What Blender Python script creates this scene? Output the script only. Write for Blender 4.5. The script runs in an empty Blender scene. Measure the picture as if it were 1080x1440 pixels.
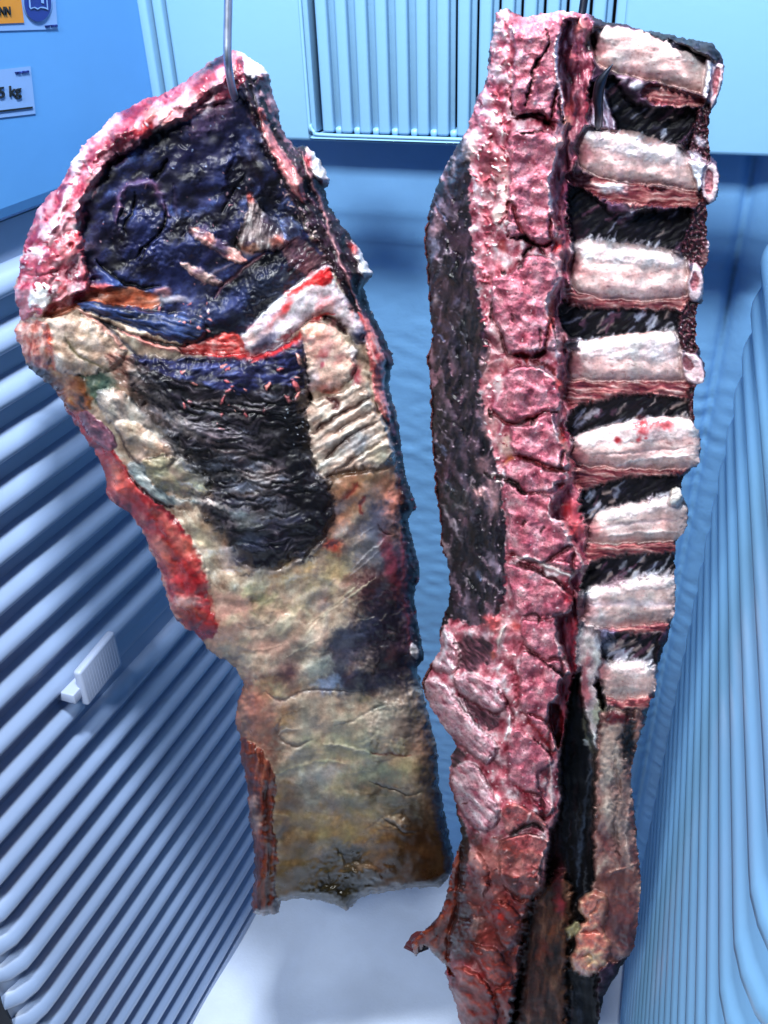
import bpy, bmesh, math, random
import numpy as np
from mathutils import Vector, Matrix

S = bpy.context.scene
COL = S.collection

# ------------------------------------------------------------------ camera
FPX, PITCH, YAW, ROLL = 1260.0, math.radians(33.231), math.radians(21.042), math.radians(-2.5)
fw = np.array([-math.sin(YAW)*math.cos(PITCH), math.cos(YAW)*math.cos(PITCH), -math.sin(PITCH)])
_rt = np.array([math.cos(YAW), math.sin(YAW), 0.0])
_up = np.cross(_rt, fw)
RT = _rt*math.cos(ROLL) + _up*math.sin(ROLL)
UP = _up*math.cos(ROLL) - _rt*math.sin(ROLL)
cam = bpy.data.cameras.new('camera')
camo = bpy.data.objects.new('camera', cam)
COL.objects.link(camo)
cam.sensor_fit = 'VERTICAL'
cam.sensor_height = 36.0
cam.lens = 36.0*FPX/1440.0
cam.clip_start, cam.clip_end = 0.01, 50.0
camo.matrix_world = Matrix(((RT[0], UP[0], -fw[0], 0), (RT[1], UP[1], -fw[1], 0), (RT[2], UP[2], -fw[2], 0), (0, 0, 0, 1)))
S.camera = camo

# ------------------------------------------------------------------ light
W = bpy.data.worlds.new('World')
S.world = W
W.use_nodes = True
bg = W.node_tree.nodes['Background']
bg.inputs[0].default_value = (0.30, 0.48, 0.95, 1)
bg.inputs[1].default_value = 0.012
def area(name, loc, target, size, power, col):
    d = bpy.data.lights.new(name, 'AREA')
    d.shape = 'RECTANGLE'; d.size, d.size_y = size
    d.energy = power; d.color = col
    o = bpy.data.objects.new(name, d)
    COL.objects.link(o)
    o.location = loc
    o.rotation_euler = (Vector(target)-Vector(loc)).to_track_quat('-Z', 'Y').to_euler()
    return o
area('cabinet_lamp', (-0.05, 0.18, 0.82), (-0.26, 0.42, -0.6), (0.20, 0.08), 31.0, (0.95, 0.98, 1.0))
area('room_lamp', (-0.26, -0.60, 0.62), (-0.18, 0.5, -0.6), (0.26, 0.18), 27.0, (0.93, 0.97, 1.0))
S.view_settings.view_transform = 'Standard'
S.view_settings.look = 'None'
S.view_settings.exposure = 0.0
S.view_settings.gamma = 1.0
S.view_settings.use_curve_mapping = False

# ------------------------------------------------------------------ helpers
def lin(c):
    c = np.asarray(c, float)/255.0
    return np.where(c <= 0.04045, c/12.92, ((c+0.055)/1.055)**2.4)
def lin4(c):
    return tuple(lin(c))+(1.0,)
def ray(x, y):
    return fw*FPX + RT*(x-540.0) + UP*(720.0-y)
def at_plane(x, y, n, d):
    r = ray(x, y); return r*(d/float(np.dot(n, r)))
def at_y(x, y, Y): return at_plane(x, y, np.array([0, 1.0, 0]), Y)
def at_x(x, y, X): return at_plane(x, y, np.array([1.0, 0, 0]), X)

def tag(o, label=None, cat=None, group=None, kind=None):
    if label: o['label'] = label
    if cat: o['category'] = cat
    if group: o['group'] = group
    if kind: o['kind'] = kind
    return o
def empty(name, loc=(0, 0, 0), parent=None):
    o = bpy.data.objects.new(name, None); COL.objects.link(o); o.location = loc
    o.empty_display_size = 0.05
    if parent: o.parent = parent
    return o
def link(name, me, mat, parent=None):
    o = bpy.data.objects.new(name, me); COL.objects.link(o)
    if mat and not me.materials: me.materials.append(mat)
    if parent:
        o.parent = parent
        o.matrix_parent_inverse = Matrix.Translation(-Vector(parent.location)) if parent.type == 'EMPTY' else Matrix.Identity(4)
    return o
def mesh(name, verts, faces, smooth=False):
    me = bpy.data.meshes.new(name); me.from_pydata([tuple(v) for v in verts], [], faces); me.update()
    if smooth: me.shade_smooth()
    return me
def obj(name, verts, faces, mat, parent=None, smooth=False):
    return link(name, mesh(name, verts, faces, smooth), mat, parent)
def bevel_box(name, lo, hi, mat, parent=None, bev=0.002, seg=2):
    bm = bmesh.new(); bmesh.ops.create_cube(bm, size=1)
    for v in bm.verts:
        v.co = Vector([lo[i] + (v.co[i]+0.5)*(hi[i]-lo[i]) for i in range(3)])
    bmesh.ops.bevel(bm, geom=bm.edges[:], offset=bev, segments=seg, affect='EDGES', profile=0.5)
    me = bpy.data.meshes.new(name); bm.to_mesh(me); bm.free(); me.shade_smooth()
    return link(name, me, mat, parent)
def tube(name, pts, rad, mat, parent=None, seg=14):
    pts = [Vector(p) for p in pts]
    rads = rad if hasattr(rad, '__len__') else [rad]*len(pts)
    V, F = [], []; prev = None
    for i, p in enumerate(pts):
        t = (pts[min(i+1, len(pts)-1)]-pts[max(i-1, 0)]).normalized()
        if prev is None:
            a = Vector((0, 1, 0)) if abs(t.y) < .9 else Vector((1, 0, 0)); u = t.cross(a).normalized()
        else: u = (prev - t*prev.dot(t)).normalized()
        prev = u; w = t.cross(u)
        for k in range(seg):
            an = 2*math.pi*k/seg; V.append(p + (u*math.cos(an)+w*math.sin(an))*rads[i])
    for i in range(len(pts)-1):
        for k in range(seg):
            F.append((i*seg+k, i*seg+(k+1) % seg, (i+1)*seg+(k+1) % seg, (i+1)*seg+k))
    F.append(tuple(range(seg))[::-1]); F.append(tuple((len(pts)-1)*seg+k for k in range(seg)))
    return obj(name, V, F, mat, parent, True)
def catmull(pts, n=4, closed=True):
    P = np.asarray(pts, float); m = len(P); out = []
    rng = range(m if closed else m-1)
    for i in rng:
        if closed: a, b, c, d = P[i-1], P[i], P[(i+1) % m], P[(i+2) % m]
        else: a, b, c, d = P[max(i-1, 0)], P[i], P[i+1], P[min(i+2, m-1)]
        for k in range(n):
            t = k/n
            out.append(0.5*((2*b)+(c-a)*t+(2*a-5*b+4*c-d)*t*t+(3*b-a-3*c+d)*t**3))
    if not closed: out.append(P[-1])
    return np.array(out)

def nodemat(name, rough=0.5, spec=0.5, metal=0.0):
    m = bpy.data.materials.new(name); m.use_nodes = True
    nt = m.node_tree; b = nt.nodes['Principled BSDF']
    b.inputs['Roughness'].default_value = rough
    b.inputs['Specular IOR Level'].default_value = spec
    b.inputs['Metallic'].default_value = metal
    return m, nt, b
def plastic(name, col, rough=0.35, var=0.06, bump=0.02, bscale=60.0, k=0.55, spec=0.5):
    """moulded plastic / painted sheet: faint mottling, fine bump, optional frost waves"""
    m, nt, b = nodemat(name, rough, spec)
    N = nt.nodes.new; L = nt.links.new
    tc = N('ShaderNodeTexCoord')
    n1 = N('ShaderNodeTexNoise'); n1.inputs['Scale'].default_value = 9.0; n1.inputs['Detail'].default_value = 5
    L(tc.outputs['Object'], n1.inputs['Vector'])
    cr = N('ShaderNodeValToRGB')
    c = lin(col)*k
    cr.color_ramp.elements[0].position = 0.3; cr.color_ramp.elements[1].position = 0.7
    cr.color_ramp.elements[0].color = tuple(np.clip(c*(1-var), 0, 1))+(1,)
    cr.color_ramp.elements[1].color = tuple(np.clip(c*(1+var), 0, 1))+(1,)
    L(n1.outputs['Fac'], cr.inputs['Fac'])
    L(cr.outputs['Color'], b.inputs['Base Color'])
    n2 = N('ShaderNodeTexNoise'); n2.inputs['Scale'].default_value = bscale; n2.inputs['Detail'].default_value = 4
    L(tc.outputs['Object'], n2.inputs['Vector'])
    bp = N('ShaderNodeBump'); bp.inputs['Strength'].default_value = 0.5; bp.inputs['Distance'].default_value = bump*0.01
    L(n2.outputs['Fac'], bp.inputs['Height'])
    L(bp.outputs['Normal'], b.inputs['Normal'])
    return m

M_LINER = plastic('liner_plastic', (98, 172, 250), 0.30, 0.05, 0.02, 140)
M_BACK = plastic('back_wall_plastic', (132, 194, 252), 0.42, 0.08, 0.12, 90, k=0.75)
M_HOUS = plastic('housing_plastic', (150, 208, 252), 0.38, 0.03, 0.02, 160)
M_RIBW = plastic('ribbed_wall_plastic', (168, 196, 242), 0.34, 0.06, 0.015, 120, spec=0.9)
M_RIBW.node_tree.nodes['Principled BSDF'].inputs['Coat Weight'].default_value = 0.8
M_RIBW.node_tree.nodes['Principled BSDF'].inputs['Coat Roughness'].default_value = 0.34
M_RIBR = plastic('right_ribbed_wall_plastic', (140, 200, 252), 0.34, 0.06, 0.015, 120, spec=0.9)
M_FLOOR = plastic('floor_tray_paper', (214, 230, 255), 0.6, 0.14, 0.06, 260, k=0.72)
M_CLIP = plastic('clip_plastic', (190, 208, 244), 0.4, 0.03, 0.02, 200)
M_DARK = plastic('cavity_shade', (12, 18, 34), 0.8, 0.1)
M_GASK = plastic('dark_gasket', (14, 22, 40), 0.55, 0.1)
def steel(name, col, rough):
    m, nt, b = nodemat(name, rough, 0.5, 1.0)
    n = nt.nodes.new('ShaderNodeTexNoise'); n.inputs['Scale'].default_value = 180
    tc = nt.nodes.new('ShaderNodeTexCoord'); nt.links.new(tc.outputs['Object'], n.inputs['Vector'])
    mr = nt.nodes.new('ShaderNodeMapRange'); mr.inputs['To Min'].default_value = rough*0.7; mr.inputs['To Max'].default_value = rough*1.4
    nt.links.new(n.outputs['Fac'], mr.inputs['Value']); nt.links.new(mr.outputs['Result'], b.inputs['Roughness'])
    b.inputs['Base Color'].default_value = lin4(col)
    return m
M_STEEL = steel('hook_steel', (190, 200, 220), 0.42)
M_DSTEEL = steel('dark_hook_steel', (60, 66, 80), 0.4)

# ------------------------------------------------------------------ fridge interior
YB = 0.72                                   # back wall
YH = 0.655                                  # fan housing front face
ZF = -1.085                                 # floor
def xl(y): return -0.438 + 0.0418*(y-YH) - (8.0*max(0, 0.290-y)**2)
def xr(y): return 0.0385 - 0.0432*(y-0.71) + (8.0*max(0, 0.235-y)**2)
YS = [0.735, 0.70, 0.6, 0.5, 0.42, 0.36, 0.33, 0.315, 0.30, 0.285, 0.275, 0.26, 0.245, 0.23, 0.215, 0.20, 0.185, 0.17, 0.15, 0.13]
def wall_sheet(name, fx, zs, sgn, mat):
    V, F = [], []
    for y in YS:
        for z in zs: V.append((fx(y), y, z))
    n = len(zs)
    for i in range(len(YS)-1):
        for j in range(n-1):
            f = (i*n+j, i*n+j+1, (i+1)*n+j+1, (i+1)*n+j); F.append(f if sgn > 0 else f[::-1])
    # outer thickness
    k = len(V)
    V += [(v[0]-sgn*0.03, v[1], v[2]) for v in V[:]]
    F += [tuple(k+a for a in f[::-1]) for f in F[:]]
    return tag(obj(name, V, F, mat, None, False), kind='structure')
wl = wall_sheet('wall_left', xl, (ZF-0.04, -0.155), 1, M_RIBW)
wr = wall_sheet('wall_right', xr, (ZF-0.04, -0.05, 0.30), -1, M_RIBR)
PER = 0.0345
PROF = [(-0.0082, 0.0), (-0.0086, 0.0070), (-0.0080, 0.0108), (-0.0058, 0.0128), (-0.0025, 0.0130), (0.0012, 0.0116), (0.0046, 0.0088), (0.0072, 0.0052), (0.0090, 0.0014), (0.0096, 0.0)]
def rib(fx, sgn, zc, y0, y1, parent, mat, flat=1.0, taper0=0.02, taper1=0.03, hz=1.0, sq=1.0):
    ys = [y for y in np.arange(y1, y0, -0.012)] + [y0]
    V, F = [], []; n = len(PROF)
    for y in ys:
        tp = min(1, max(0.0, (y-y0)/taper0))**0.5 * min(1, max(0.0, (y1-y)/taper1))**0.5
        for (dz, hh) in PROF:
            V.append((fx(y) + sgn*(hh*flat*tp - 0.0005), y, zc + dz*hz*(0.35+0.65*tp)))
    for i in range(len(ys)-1):
        for j in range(n-1):
            f = (i*n+j, i*n+j+1, (i+1)*n+j+1, (i+1)*n+j); F.append(f[::-1] if sgn > 0 else f)
    F.append(tuple(range(n))); F.append(tuple((len(ys)-1)*n+j for j in range(n))[::-1])
    return obj('wall_rib', V, F, mat, parent, True)
ZL0 = -0.2925
for k in range(-3, 24):
    z = ZL0 - k*PER
    if z > -0.18 or z < ZF+0.012: continue
    if k == 7:
        rib(xl, 1, z, 0.255, 0.428, wl, M_RIBW, taper1=0.006)
        rib(xl, 1, z, 0.428, 0.655, wl, M_RIBW, flat=0.25, hz=0.8, taper0=0.004, taper1=0.02)
        continue
    rib(xl, 1, z, 0.249 + 0.016*random.Random(k).random(), 0.665, wl, M_RIBW)
for k in range(0, 25):
    z = -0.377*0.70 - (k-2)*0.0336
    if z < ZF+0.01: continue
    rib(xr, -1, z, 0.165 + 0.02*random.Random(k+50).random(), 0.685, wr, M_RIBR, hz=1.25, flat=0.8)
# smooth upper part of the left wall with a rounded ledge
V, F = [], []
zz = [(-0.148, 0.0), (-0.152, 0.010), (-0.149, 0.015), (-0.143, 0.0165), (-0.13, 0.0165), (0.30, 0.0165)]
for y in YS:
    for z, d in zz: V.append((xl(y)+d-0.003, y, z))
n = len(zz)
for i in range(len(YS)-1):
    for j in range(n-1): F.append((i*n+j, i*n+j+1, (i+1)*n+j+1, (i+1)*n+j))
F += [tuple(range(n))]
tag(obj('upper_wall_left', V, F, M_LINER, None, False), kind='structure')
XU = lambda y: xl(y)+0.0135
# back wall with moulded steps and frost-like waves
nx, nz = 150, 360
xs = np.linspace(-0.47, 0.06, nx); zs = np.linspace(ZF-0.03, 0.30, nz)
gx, gz = np.meshgrid(xs, zs)
def step(z, z0, s): return 1/(1+np.exp(-(z-z0)/s))
prof = 0.006*step(gz, -0.228, .0012) - 0.005*step(gz, -0.213, .0012)*0 + 0.004*step(gz, -0.205, .0012) - 0.003*step(gz, -0.2475, .001)
rs = np.random.RandomState(5)
wv = np.zeros_like(gx)
for i in range(26):
    fz = rs.uniform(200, 520); fx_ = rs.uniform(-160, 160); ph = rs.uniform(0, 6.28); wv += np.sin(gz*fz+gx*fx_+ph+1.6*np.sin(gx*rs.uniform(20, 70)+ph))
wv *= 0.00009*np.clip((-0.262-gz)/0.08, 0, 1)
crease = 0.008*np.exp(-((gx-0.0172)/0.0032)**2)
Y = YB - prof + wv + crease + 0.0*gx
Y -= np.clip(gx-0.0195, 0, 1)*0.55
V = np.stack([gx, Y, gz], -1).reshape(-1, 3)
F = [(j*nx+i, j*nx+i+1, (j+1)*nx+i+1, (j+1)*nx+i) for j in range(nz-1) for i in range(nx-1)]
tag(obj('wall_back', V, F, M_BACK, None, True), kind='structure')
# floor tray with folds
nx, ny = 90, 90
gx, gy = np.meshgrid(np.linspace(-0.52, 0.12, nx), np.linspace(0.08, 0.74, ny))
gzf = np.full_like(gx, ZF)
for i in range(8):
    a = rs.uniform(0, 3.14); gzf += 0.0011*np.sin((gx*math.cos(a)+gy*math.sin(a))*rs.uniform(14, 40)+rs.uniform(0, 6))
cz = -0.33
gzf += 0.0035*np.exp(-((gx+0.345-0.10*(gy-0.5))/0.018)**2)
V = np.stack([gx, gy, gzf], -1).reshape(-1, 3)
F = [(j*nx+i, j*nx+i+1, (j+1)*nx+i+1, (j+1)*nx+i) for j in range(ny-1) for i in range(nx-1)]
tag(obj('floor', V, F, M_FLOOR, None, True), kind='structure')
# skirting rail between ribs and floor
V = []
for y in (0.20, 0.40):
    V += [(xl(y)+0.002, y, ZF), (xl(y)+0.013, y, ZF), (xl(y)+0.013, y, ZF+0.013), (xl(y)+0.002, y, ZF+0.016)]
for y in (0.402, 0.70):
    V += [(xl(y)+0.002, y, ZF), (xl(y)+0.010, y, ZF), (xl(y)+0.010, y, ZF+0.011), (xl(y)+0.002, y, ZF+0.014)]
F = []
for b in (0, 8):
    F += [(b+i, b+(i+1) % 4, b+4+(i+1) % 4, b+4+i) for i in range(4)] + [(b, b+1, b+2, b+3), (b+7, b+6, b+5, b+4)]
obj('skirting_rail', V, F, M_RIBW, wl)
# dark rubber gasket along the flared front edge of the left wall
V, F = [], []
gy_ = [0.262, 0.258, 0.245, 0.235, 0.225, 0.205, 0.185, 0.165, 0.145, 0.125]
for i, y in enumerate(gy_):
    for z in (ZF-0.03, -0.16): V.append((xl(y)+(0.0 if i == 0 else 0.006), y, z))
for i in range(len(gy_)-1): F.append((2*i, 2*i+1, 2*i+3, 2*i+2))
k = len(V); V += [(x-0.004 if i > 1 else x-0.001, y, z) for i, (x, y, z) in enumerate(V[:])]; F += [tuple(k+q for q in f[::-1]) for f in F[:]]
F += [(0, 2*len(gy_)-2, k+2*len(gy_)-2, k), (k-2, k-1, 2*k-1, 2*k-2)]
tag(obj('door_gasket', V, F, M_GASK, None, False), 'dark rubber door gasket along the front edge of the ribbed left wall', 'gasket')

# fan housing with grille
hous = empty('fan_housing', (-0.2, YH, -0.13)); tag(hous, 'pale blue moulded fan housing with slotted grille above the back wall', 'fan cover')
ZH = -0.1345
gl, gr = at_y(437, 187, YH)[0], at_y(862, 187, YH)[0]           # grille opening
def hpart(name, x0, x1, z0, z1, y0, y1, bev=0.003, mat=M_HOUS): return bevel_box(name, (x0, y0, z0), (x1, y1, z1), mat, hous, bev, 3)
ztop = 0.30; zg = at_y(500, 189, YH)[2]
hpart('front_panel', xl(YH)+0.031, gl, ZH, ztop, YH, YB-0.002)
hpart('front_panel', gr, xr(0.66)-0.001, ZH, ztop, YH-0.0005, YB-0.002)
hpart('lower_lip', gl-0.0008, gr+0.001, ZH+0.0004, zg-0.0012, YH-0.0015, YB-0.002, 0.003)
bevel_box('side_moulding', (xl(YH)+0.012, YH-0.008, -0.15), (xl(YH)+0.020, YB, ztop), M_HOUS, hous, 0.002, 2)
bevel_box('side_moulding', (xl(YH)+0.0215, YH-0.003, -0.15), (xl(YH)+0.0298, YB, ztop), M_HOUS, hous, 0.002, 2)
bevel_box('fan_shade_block', (gl, YH+0.024, zg), (gr, YB-0.004, ztop), M_DARK, hous, 0.001, 1)  # solid near-black block, painted shade for the inside of the fan opening
pitch = (at_y(643, 180, YH)[0]-at_y(454, 180, YH)[0])/7.0
gap = pitch*0.40
x = gl+0.004
bevel_box('grille_slat', (gl-0.001, YH+0.001, zg), (gl+0.0042, YH+0.022, ztop), M_HOUS, hous, 0.0012, 2)
x = at_y(447, 180, YH)[0]
slat_me = None; islot = 0
while x < gr-0.002:
    x0, x1 = x, min(x+pitch-gap, gr)
    if slat_me is None:
        o = bevel_box('grille_slat', (0, 0, 0), (x1-x0, 0.0215, ztop-zg), M_HOUS, None, 0.0022, 3); slat_me = o.data
        bpy.data.objects.remove(o)
    o = bpy.data.objects.new('grille_slat', slat_me); COL.objects.link(o); o.parent = hous
    o.location = Vector((x0+gap*0.5, YH+0.0012, zg)) - Vector(hous.location)
    # rounded foot of the channel
    bevel_box('slot_foot', (x0+gap*0.5+(pitch-gap)+0.0002, YH+0.0035, zg-0.001), (x0+gap*0.5+pitch-0.0002, YH+0.02, zg+0.004), M_HOUS, hous, 0.0018, 2)
    fx0 = x0+gap*0.5+(pitch-gap); full_ = islot < 6
    bevel_box('slot_back', (fx0-0.0006, YH+0.0065, zg), (fx0+gap*(1.0 if full_ else 0.5)+0.0006, YH+0.009, ztop), M_HOUS, hous, 0.0006, 1)
    islot += 1
    x += pitch

fr = catmull([(gl-0.0005, YH-0.0004, ztop), (gl-0.0005, YH-0.0004, 0.1), (gl-0.0005, YH-0.0004, zg+0.02), (gl+0.0003, YH-0.0004, zg+0.006), (gl+0.003, YH-0.0006, zg+0.001), (gl+0.009, YH-0.0008, zg-0.0008), (gl+0.06, YH-0.0008, zg-0.0010), (gr, YH-0.0008, zg-0.0010)], 5, False)
tube('grille_frame', fr, 0.0013, M_HOUS, hous, 10)
# clip hooked on the shelf rail
clip = empty('shelf_clip', tuple(at_x(110, 965, -0.43)))
tag(clip, 'small pale plastic clip plate hooked onto the ribbed left wall', 'clip')
XC = -0.4205
A, B, C_, D = [at_x(px, py, XC) for px, py in ((112, 947), (162, 887), (173, 934), (125, 994))]
T = np.array([-0.0075, 0, 0])
V = [A, B, C_, D, A+T, B+T, C_+T, D+T]
bm = bmesh.new(); vs = [bm.verts.new(v) for v in V]
for f in ((3, 2, 1, 0), (4, 5, 6, 7), (0, 1, 5, 4), (1, 2, 6, 5), (2, 3, 7, 6), (3, 0, 4, 7)): bm.faces.new([vs[i] for i in f])
bmesh.ops.recalc_face_normals(bm, faces=bm.faces[:])
bmesh.ops.bevel(bm, geom=bm.edges[:], offset=0.0026, segments=4, affect='EDGES', profile=0.5)
me = bpy.data.meshes.new('clip_plate'); bm.to_mesh(me); bm.free(); me.shade_smooth(); link('clip_plate', me, M_CLIP, clip)
ca = (A*0.70+D*0.30); cb = (B*0.70+C_*0.30)
bevel_box('clip_arm', (-0.446, ca[1]-0.009, ca[2]-0.016), (XC-0.004, cb[1]-0.020, ca[2]-0.006), M_CLIP, clip, 0.001, 2)
for i in range(14):
    t = 0.08+0.84*i/13
    p = A*(1-t)+B*t; q = D*(1-t)+C_*t
    p, q = p*0.88+q*0.12, p*0.10+q*0.90
    w = (B-A)*0.012; o_ = np.array([0.00012, 0, 0]); i_ = np.array([-0.0005, 0, 0])
    obj('grip_ridge', [p-w+i_, p+w+i_, q+w+i_, q-w+i_, p+o_, q+o_], [(0, 4, 5, 3), (4, 1, 2, 5), (0, 1, 4), (3, 5, 2)], M_CLIP, clip)

# stickers on the upper left wall
def flat(name, col, rough=0.5): return plastic(name, col, rough, 0.03, 0.005, 300)
M_CARD, M_ORANGE, M_NAVY, M_INK = flat('sticker_film', (138, 184, 250)), flat('orange_print', (226, 150, 28)), flat('blue_print', (22, 52, 150)), flat('black_ink', (6, 8, 14))
def wallpt(px, py, off):
    # left upper wall plane
    n = np.array([1.0, -0.0418, 0.0]); d = XU(0.5)-0.0418*0.5 + off
    return at_plane(px, py, n, d)
def decal(name, pts, mat, parent, off, th=0.0004):
    a = [wallpt(x, y, off) for x, y in pts]; b = [wallpt(x, y, off-th) for x, y in pts]; n = len(a)
    return obj(name, a+b, [tuple(range(n))[::-1], tuple(range(n, 2*n))]+[(i, (i+1) % n, n+(i+1) % n, n+i) for i in range(n)], mat, parent)
def ell(cx, cy, rx, ry, n=40, rot=0): return [(cx+rx*math.cos(t)*math.cos(rot)-ry*math.sin(t)*math.sin(rot), cy+ry*math.sin(t)*math.cos(rot)+rx*math.cos(t)*math.sin(rot)) for t in np.linspace(0, 2*math.pi, n, endpoint=False)]
def text(name, s, p0, p1, hpx, mat, parent, off):
    """lettering on the wall running from pixel p0 to p1 (baseline), cap height hpx"""
    c = bpy.data.curves.new(name, 'FONT'); c.body = s; c.size = 1.0; c.extrude = 0.004; c.offset = 0.012
    tmp = bpy.data.objects.new(name, c); COL.objects.link(tmp)
    dg = bpy.context.evaluated_depsgraph_get(); me = bpy.data.meshes.new_from_object(tmp.evaluated_get(dg))
    bpy.data.objects.remove(tmp)
    a = np.array([v.co[:] for v in me.vertices]); w = a[:, 0].max(); h = a[:, 1].max() if s != '' else 1
    o = wallpt(*p0, off); ux = (wallpt(*p1, off)-o)/w; uy = (wallpt(p0[0]-1, p0[1]-hpx, off)-o)/0.69
    nn = np.array([0.0004, 0, 0])/0.004
    for v, q in zip(me.vertices, a): v.co = Vector(o + ux*q[0] + uy*q[1] + nn*q[2])
    me.name = name
    return link(name, me, mat, parent)
st = empty('warning_sticker', tuple(wallpt(30, 40, 0))); tag(st, 'warning sticker with orange panel and round blue read-the-manual sign', 'sticker')
decal('film', [(-20, -30), (76, -34), (81, 41), (-20, 44)], M_CARD, st, 0.0006)
decal('orange_panel', [(-20, -30), (26, -32), (34, 32), (-20, 34)], M_ORANGE, st, 0.0012)
decal('round_sign', ell(53, 3, 20.5, 29, rot=-0.06), M_CARD, st, 0.0012)
rd = decal('blue_disc', ell(53, 3, 19, 27.5, rot=-0.06), M_NAVY, st, 0.0018)
decal('open_book', [(40, -8), (41, 10), (43, 13), (48, 11), (53, 13.5), (57, 11), (63, 12), (68, 14), (66, -8), (64.5, -8), (66, 11), (61, 9.5), (57, 9.5), (53, 11.5), (49, 9.5), (43.5, 11), (42, -8)], M_CARD, st, 0.0024)
decal('book_page', [(57, -6), (58, 4), (62, 5), (61, -6)], M_CARD, st, 0.0024)
text('lettering', 'NN', (-1, 21), (15, 20.5), 11.5, M_INK, st, 0.0016)
text('part_number', '7737 709-00', (64, 39), (81, 37.5), 3.2, M_NAVY, st, 0.0010)
st2 = empty('load_sticker', tuple(wallpt(25, 130, 0))); tag(st2, 'pale load-limit sticker reading 5 kg with a black underline', 'sticker')
decal('film', [(-20, 100), (43, 93), (50, 160), (-20, 168)], M_CARD, st2, 0.0006)
text('lettering', '5 kg', (-2, 138), (30, 133.5), 15, M_INK, st2, 0.0010)
text('part_number', '7738 438-00', (22, 104.5), (41, 102), 3.2, M_NAVY, st2, 0.0010)
decal('underline', [(-20, 157.5), (46, 149.7), (46, 152.3), (-20, 160)], M_INK, st2, 0.0012)

# ------------------------------------------------------------------ relief sculpting engine
_perm = np.random.RandomState(11).permutation(1024).astype(np.int32)
_ga = np.random.RandomState(12).uniform(0, 2*np.pi, 1024)
_gx, _gy = np.cos(_ga).astype(np.float32), np.sin(_ga).astype(np.float32)
def perlin(x, y, seed=0):
    xi = np.floor(x).astype(np.int32); yi = np.floor(y).astype(np.int32)
    xf = (x-xi).astype(np.float32); yf = (y-yi).astype(np.float32)
    u = xf*xf*xf*(xf*(xf*6-15)+10); v = yf*yf*yf*(yf*(yf*6-15)+10)
    def g(ix, iy, dx, dy):
        h = _perm[(_perm[(ix+seed*131) & 1023]+iy+seed*17) & 1023]
        return _gx[h]*dx+_gy[h]*dy
    a = g(xi, yi, xf, yf); b = g(xi+1, yi, xf-1, yf); c = g(xi, yi+1, xf, yf-1); d = g(xi+1, yi+1, xf-1, yf-1)
    return (a+(b-a)*u + ((c+(d-c)*u)-(a+(b-a)*u))*v)*1.5
def fbm(x, y, seed=0, o=4, gain=0.5):
    s = 0; a = 1.0; t = 0; f = 1.0
    for i in range(o):
        s = s+a*perlin(x*f+i*7.3, y*f+i*3.1, seed+i); t += a; a *= gain; f *= 2.03
    return s/t*1.5
def rot(x, y, ang):
    c, s_ = math.cos(math.radians(ang)), math.sin(math.radians(ang))
    return x*c+y*s_, -x*s_+y*c
def sst(a, b, x):
    t = np.clip((x-a)/(b-a), 0, 1); return t*t*(3-2*t)
def segdist(X, Y, P, closed):
    """distance (and param) to a polyline; sign for closed polygons (inside > 0)"""
    best = np.full(X.shape, 1e9, np.float32); ins = np.zeros(X.shape, bool); tt = np.zeros(X.shape, np.float32)
    n = len(P); m = n if closed else n-1
    for i in range(m):
        ax, ay = P[i]; bx, by = P[(i+1) % n]; dx, dy = bx-ax, by-ay; L2 = dx*dx+dy*dy+1e-9
        t = np.clip(((X-ax)*dx+(Y-ay)*dy)/L2, 0, 1)
        d = (X-ax-t*dx)**2+(Y-ay-t*dy)**2
        if not closed:
            k = d < best; tt[k] = (i+t[k])/m
        np.minimum(best, d, out=best)
        if closed and ay != by:
            c = (ay > Y) != (by > Y)
            ins ^= c & (X < (bx-ax)*(Y-ay)/(by-ay+1e-12)+ax)
    best = np.sqrt(best)
    return np.where(ins, best, -best) if closed else (best, tt)
def ramp(pal, t):
    p = np.asarray(pal, np.float32); n = len(p)-1
    t = np.clip(t, 0, 1)*n; i = np.minimum(t.astype(int), n-1); f = (t-i)[..., None]; f = f*f*(3-2*f)
    return p[i]*(1-f)+p[i+1]*f
class T:
    """tissue: palette ramp over stretched noise, plus relief in mm and specks"""
    cnt = 0
    def __init__(s, pal, sc=(14, 14), ang=0, o=4, c=1.3, amp=0.6, fine=0.25, fs=2.2, fcol=0.12, spk=None, bias=0.0, bend=0.0, ho=2):
        s.__dict__.update(pal=pal, sc=sc, ang=ang, o=o, c=c, amp=amp, fine=fine, fs=fs, fcol=fcol, spk=spk, bias=bias, bend=bend, ho=ho)
        T.cnt += 1; s.seed = T.cnt*3
    def __call__(s, x, y):
        if s.bend: y = y + s.bend*fbm(x/60, y/60, s.seed+90, 2)
        u, v = rot(x, y, s.ang)
        n = fbm(u/s.sc[0], v/s.sc[1], s.seed, s.o, 0.55)
        f = fbm(u/s.fs*(min(1, s.sc[1]/s.sc[0]))**0.5, v/s.fs, s.seed+5, 2)
        col = ramp(s.pal, 0.5+0.5*s.c*n+s.bias)*(1+s.fcol*f)[..., None]
        dh = 0.62*s.amp*fbm(u/s.sc[0], v/s.sc[1], s.seed, s.ho, 0.45)+0.32*s.fine*f
        for sp in (s.spk or ()):
            th, sc, c, h = sp
            k = sst(th, th+0.18, fbm(x/sc, y/sc, s.seed+31, 2))
            col = col*(1-k[..., None])+np.asarray(c, np.float32)*k[..., None]; dh = dh+h*k
        return col, dh
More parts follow.
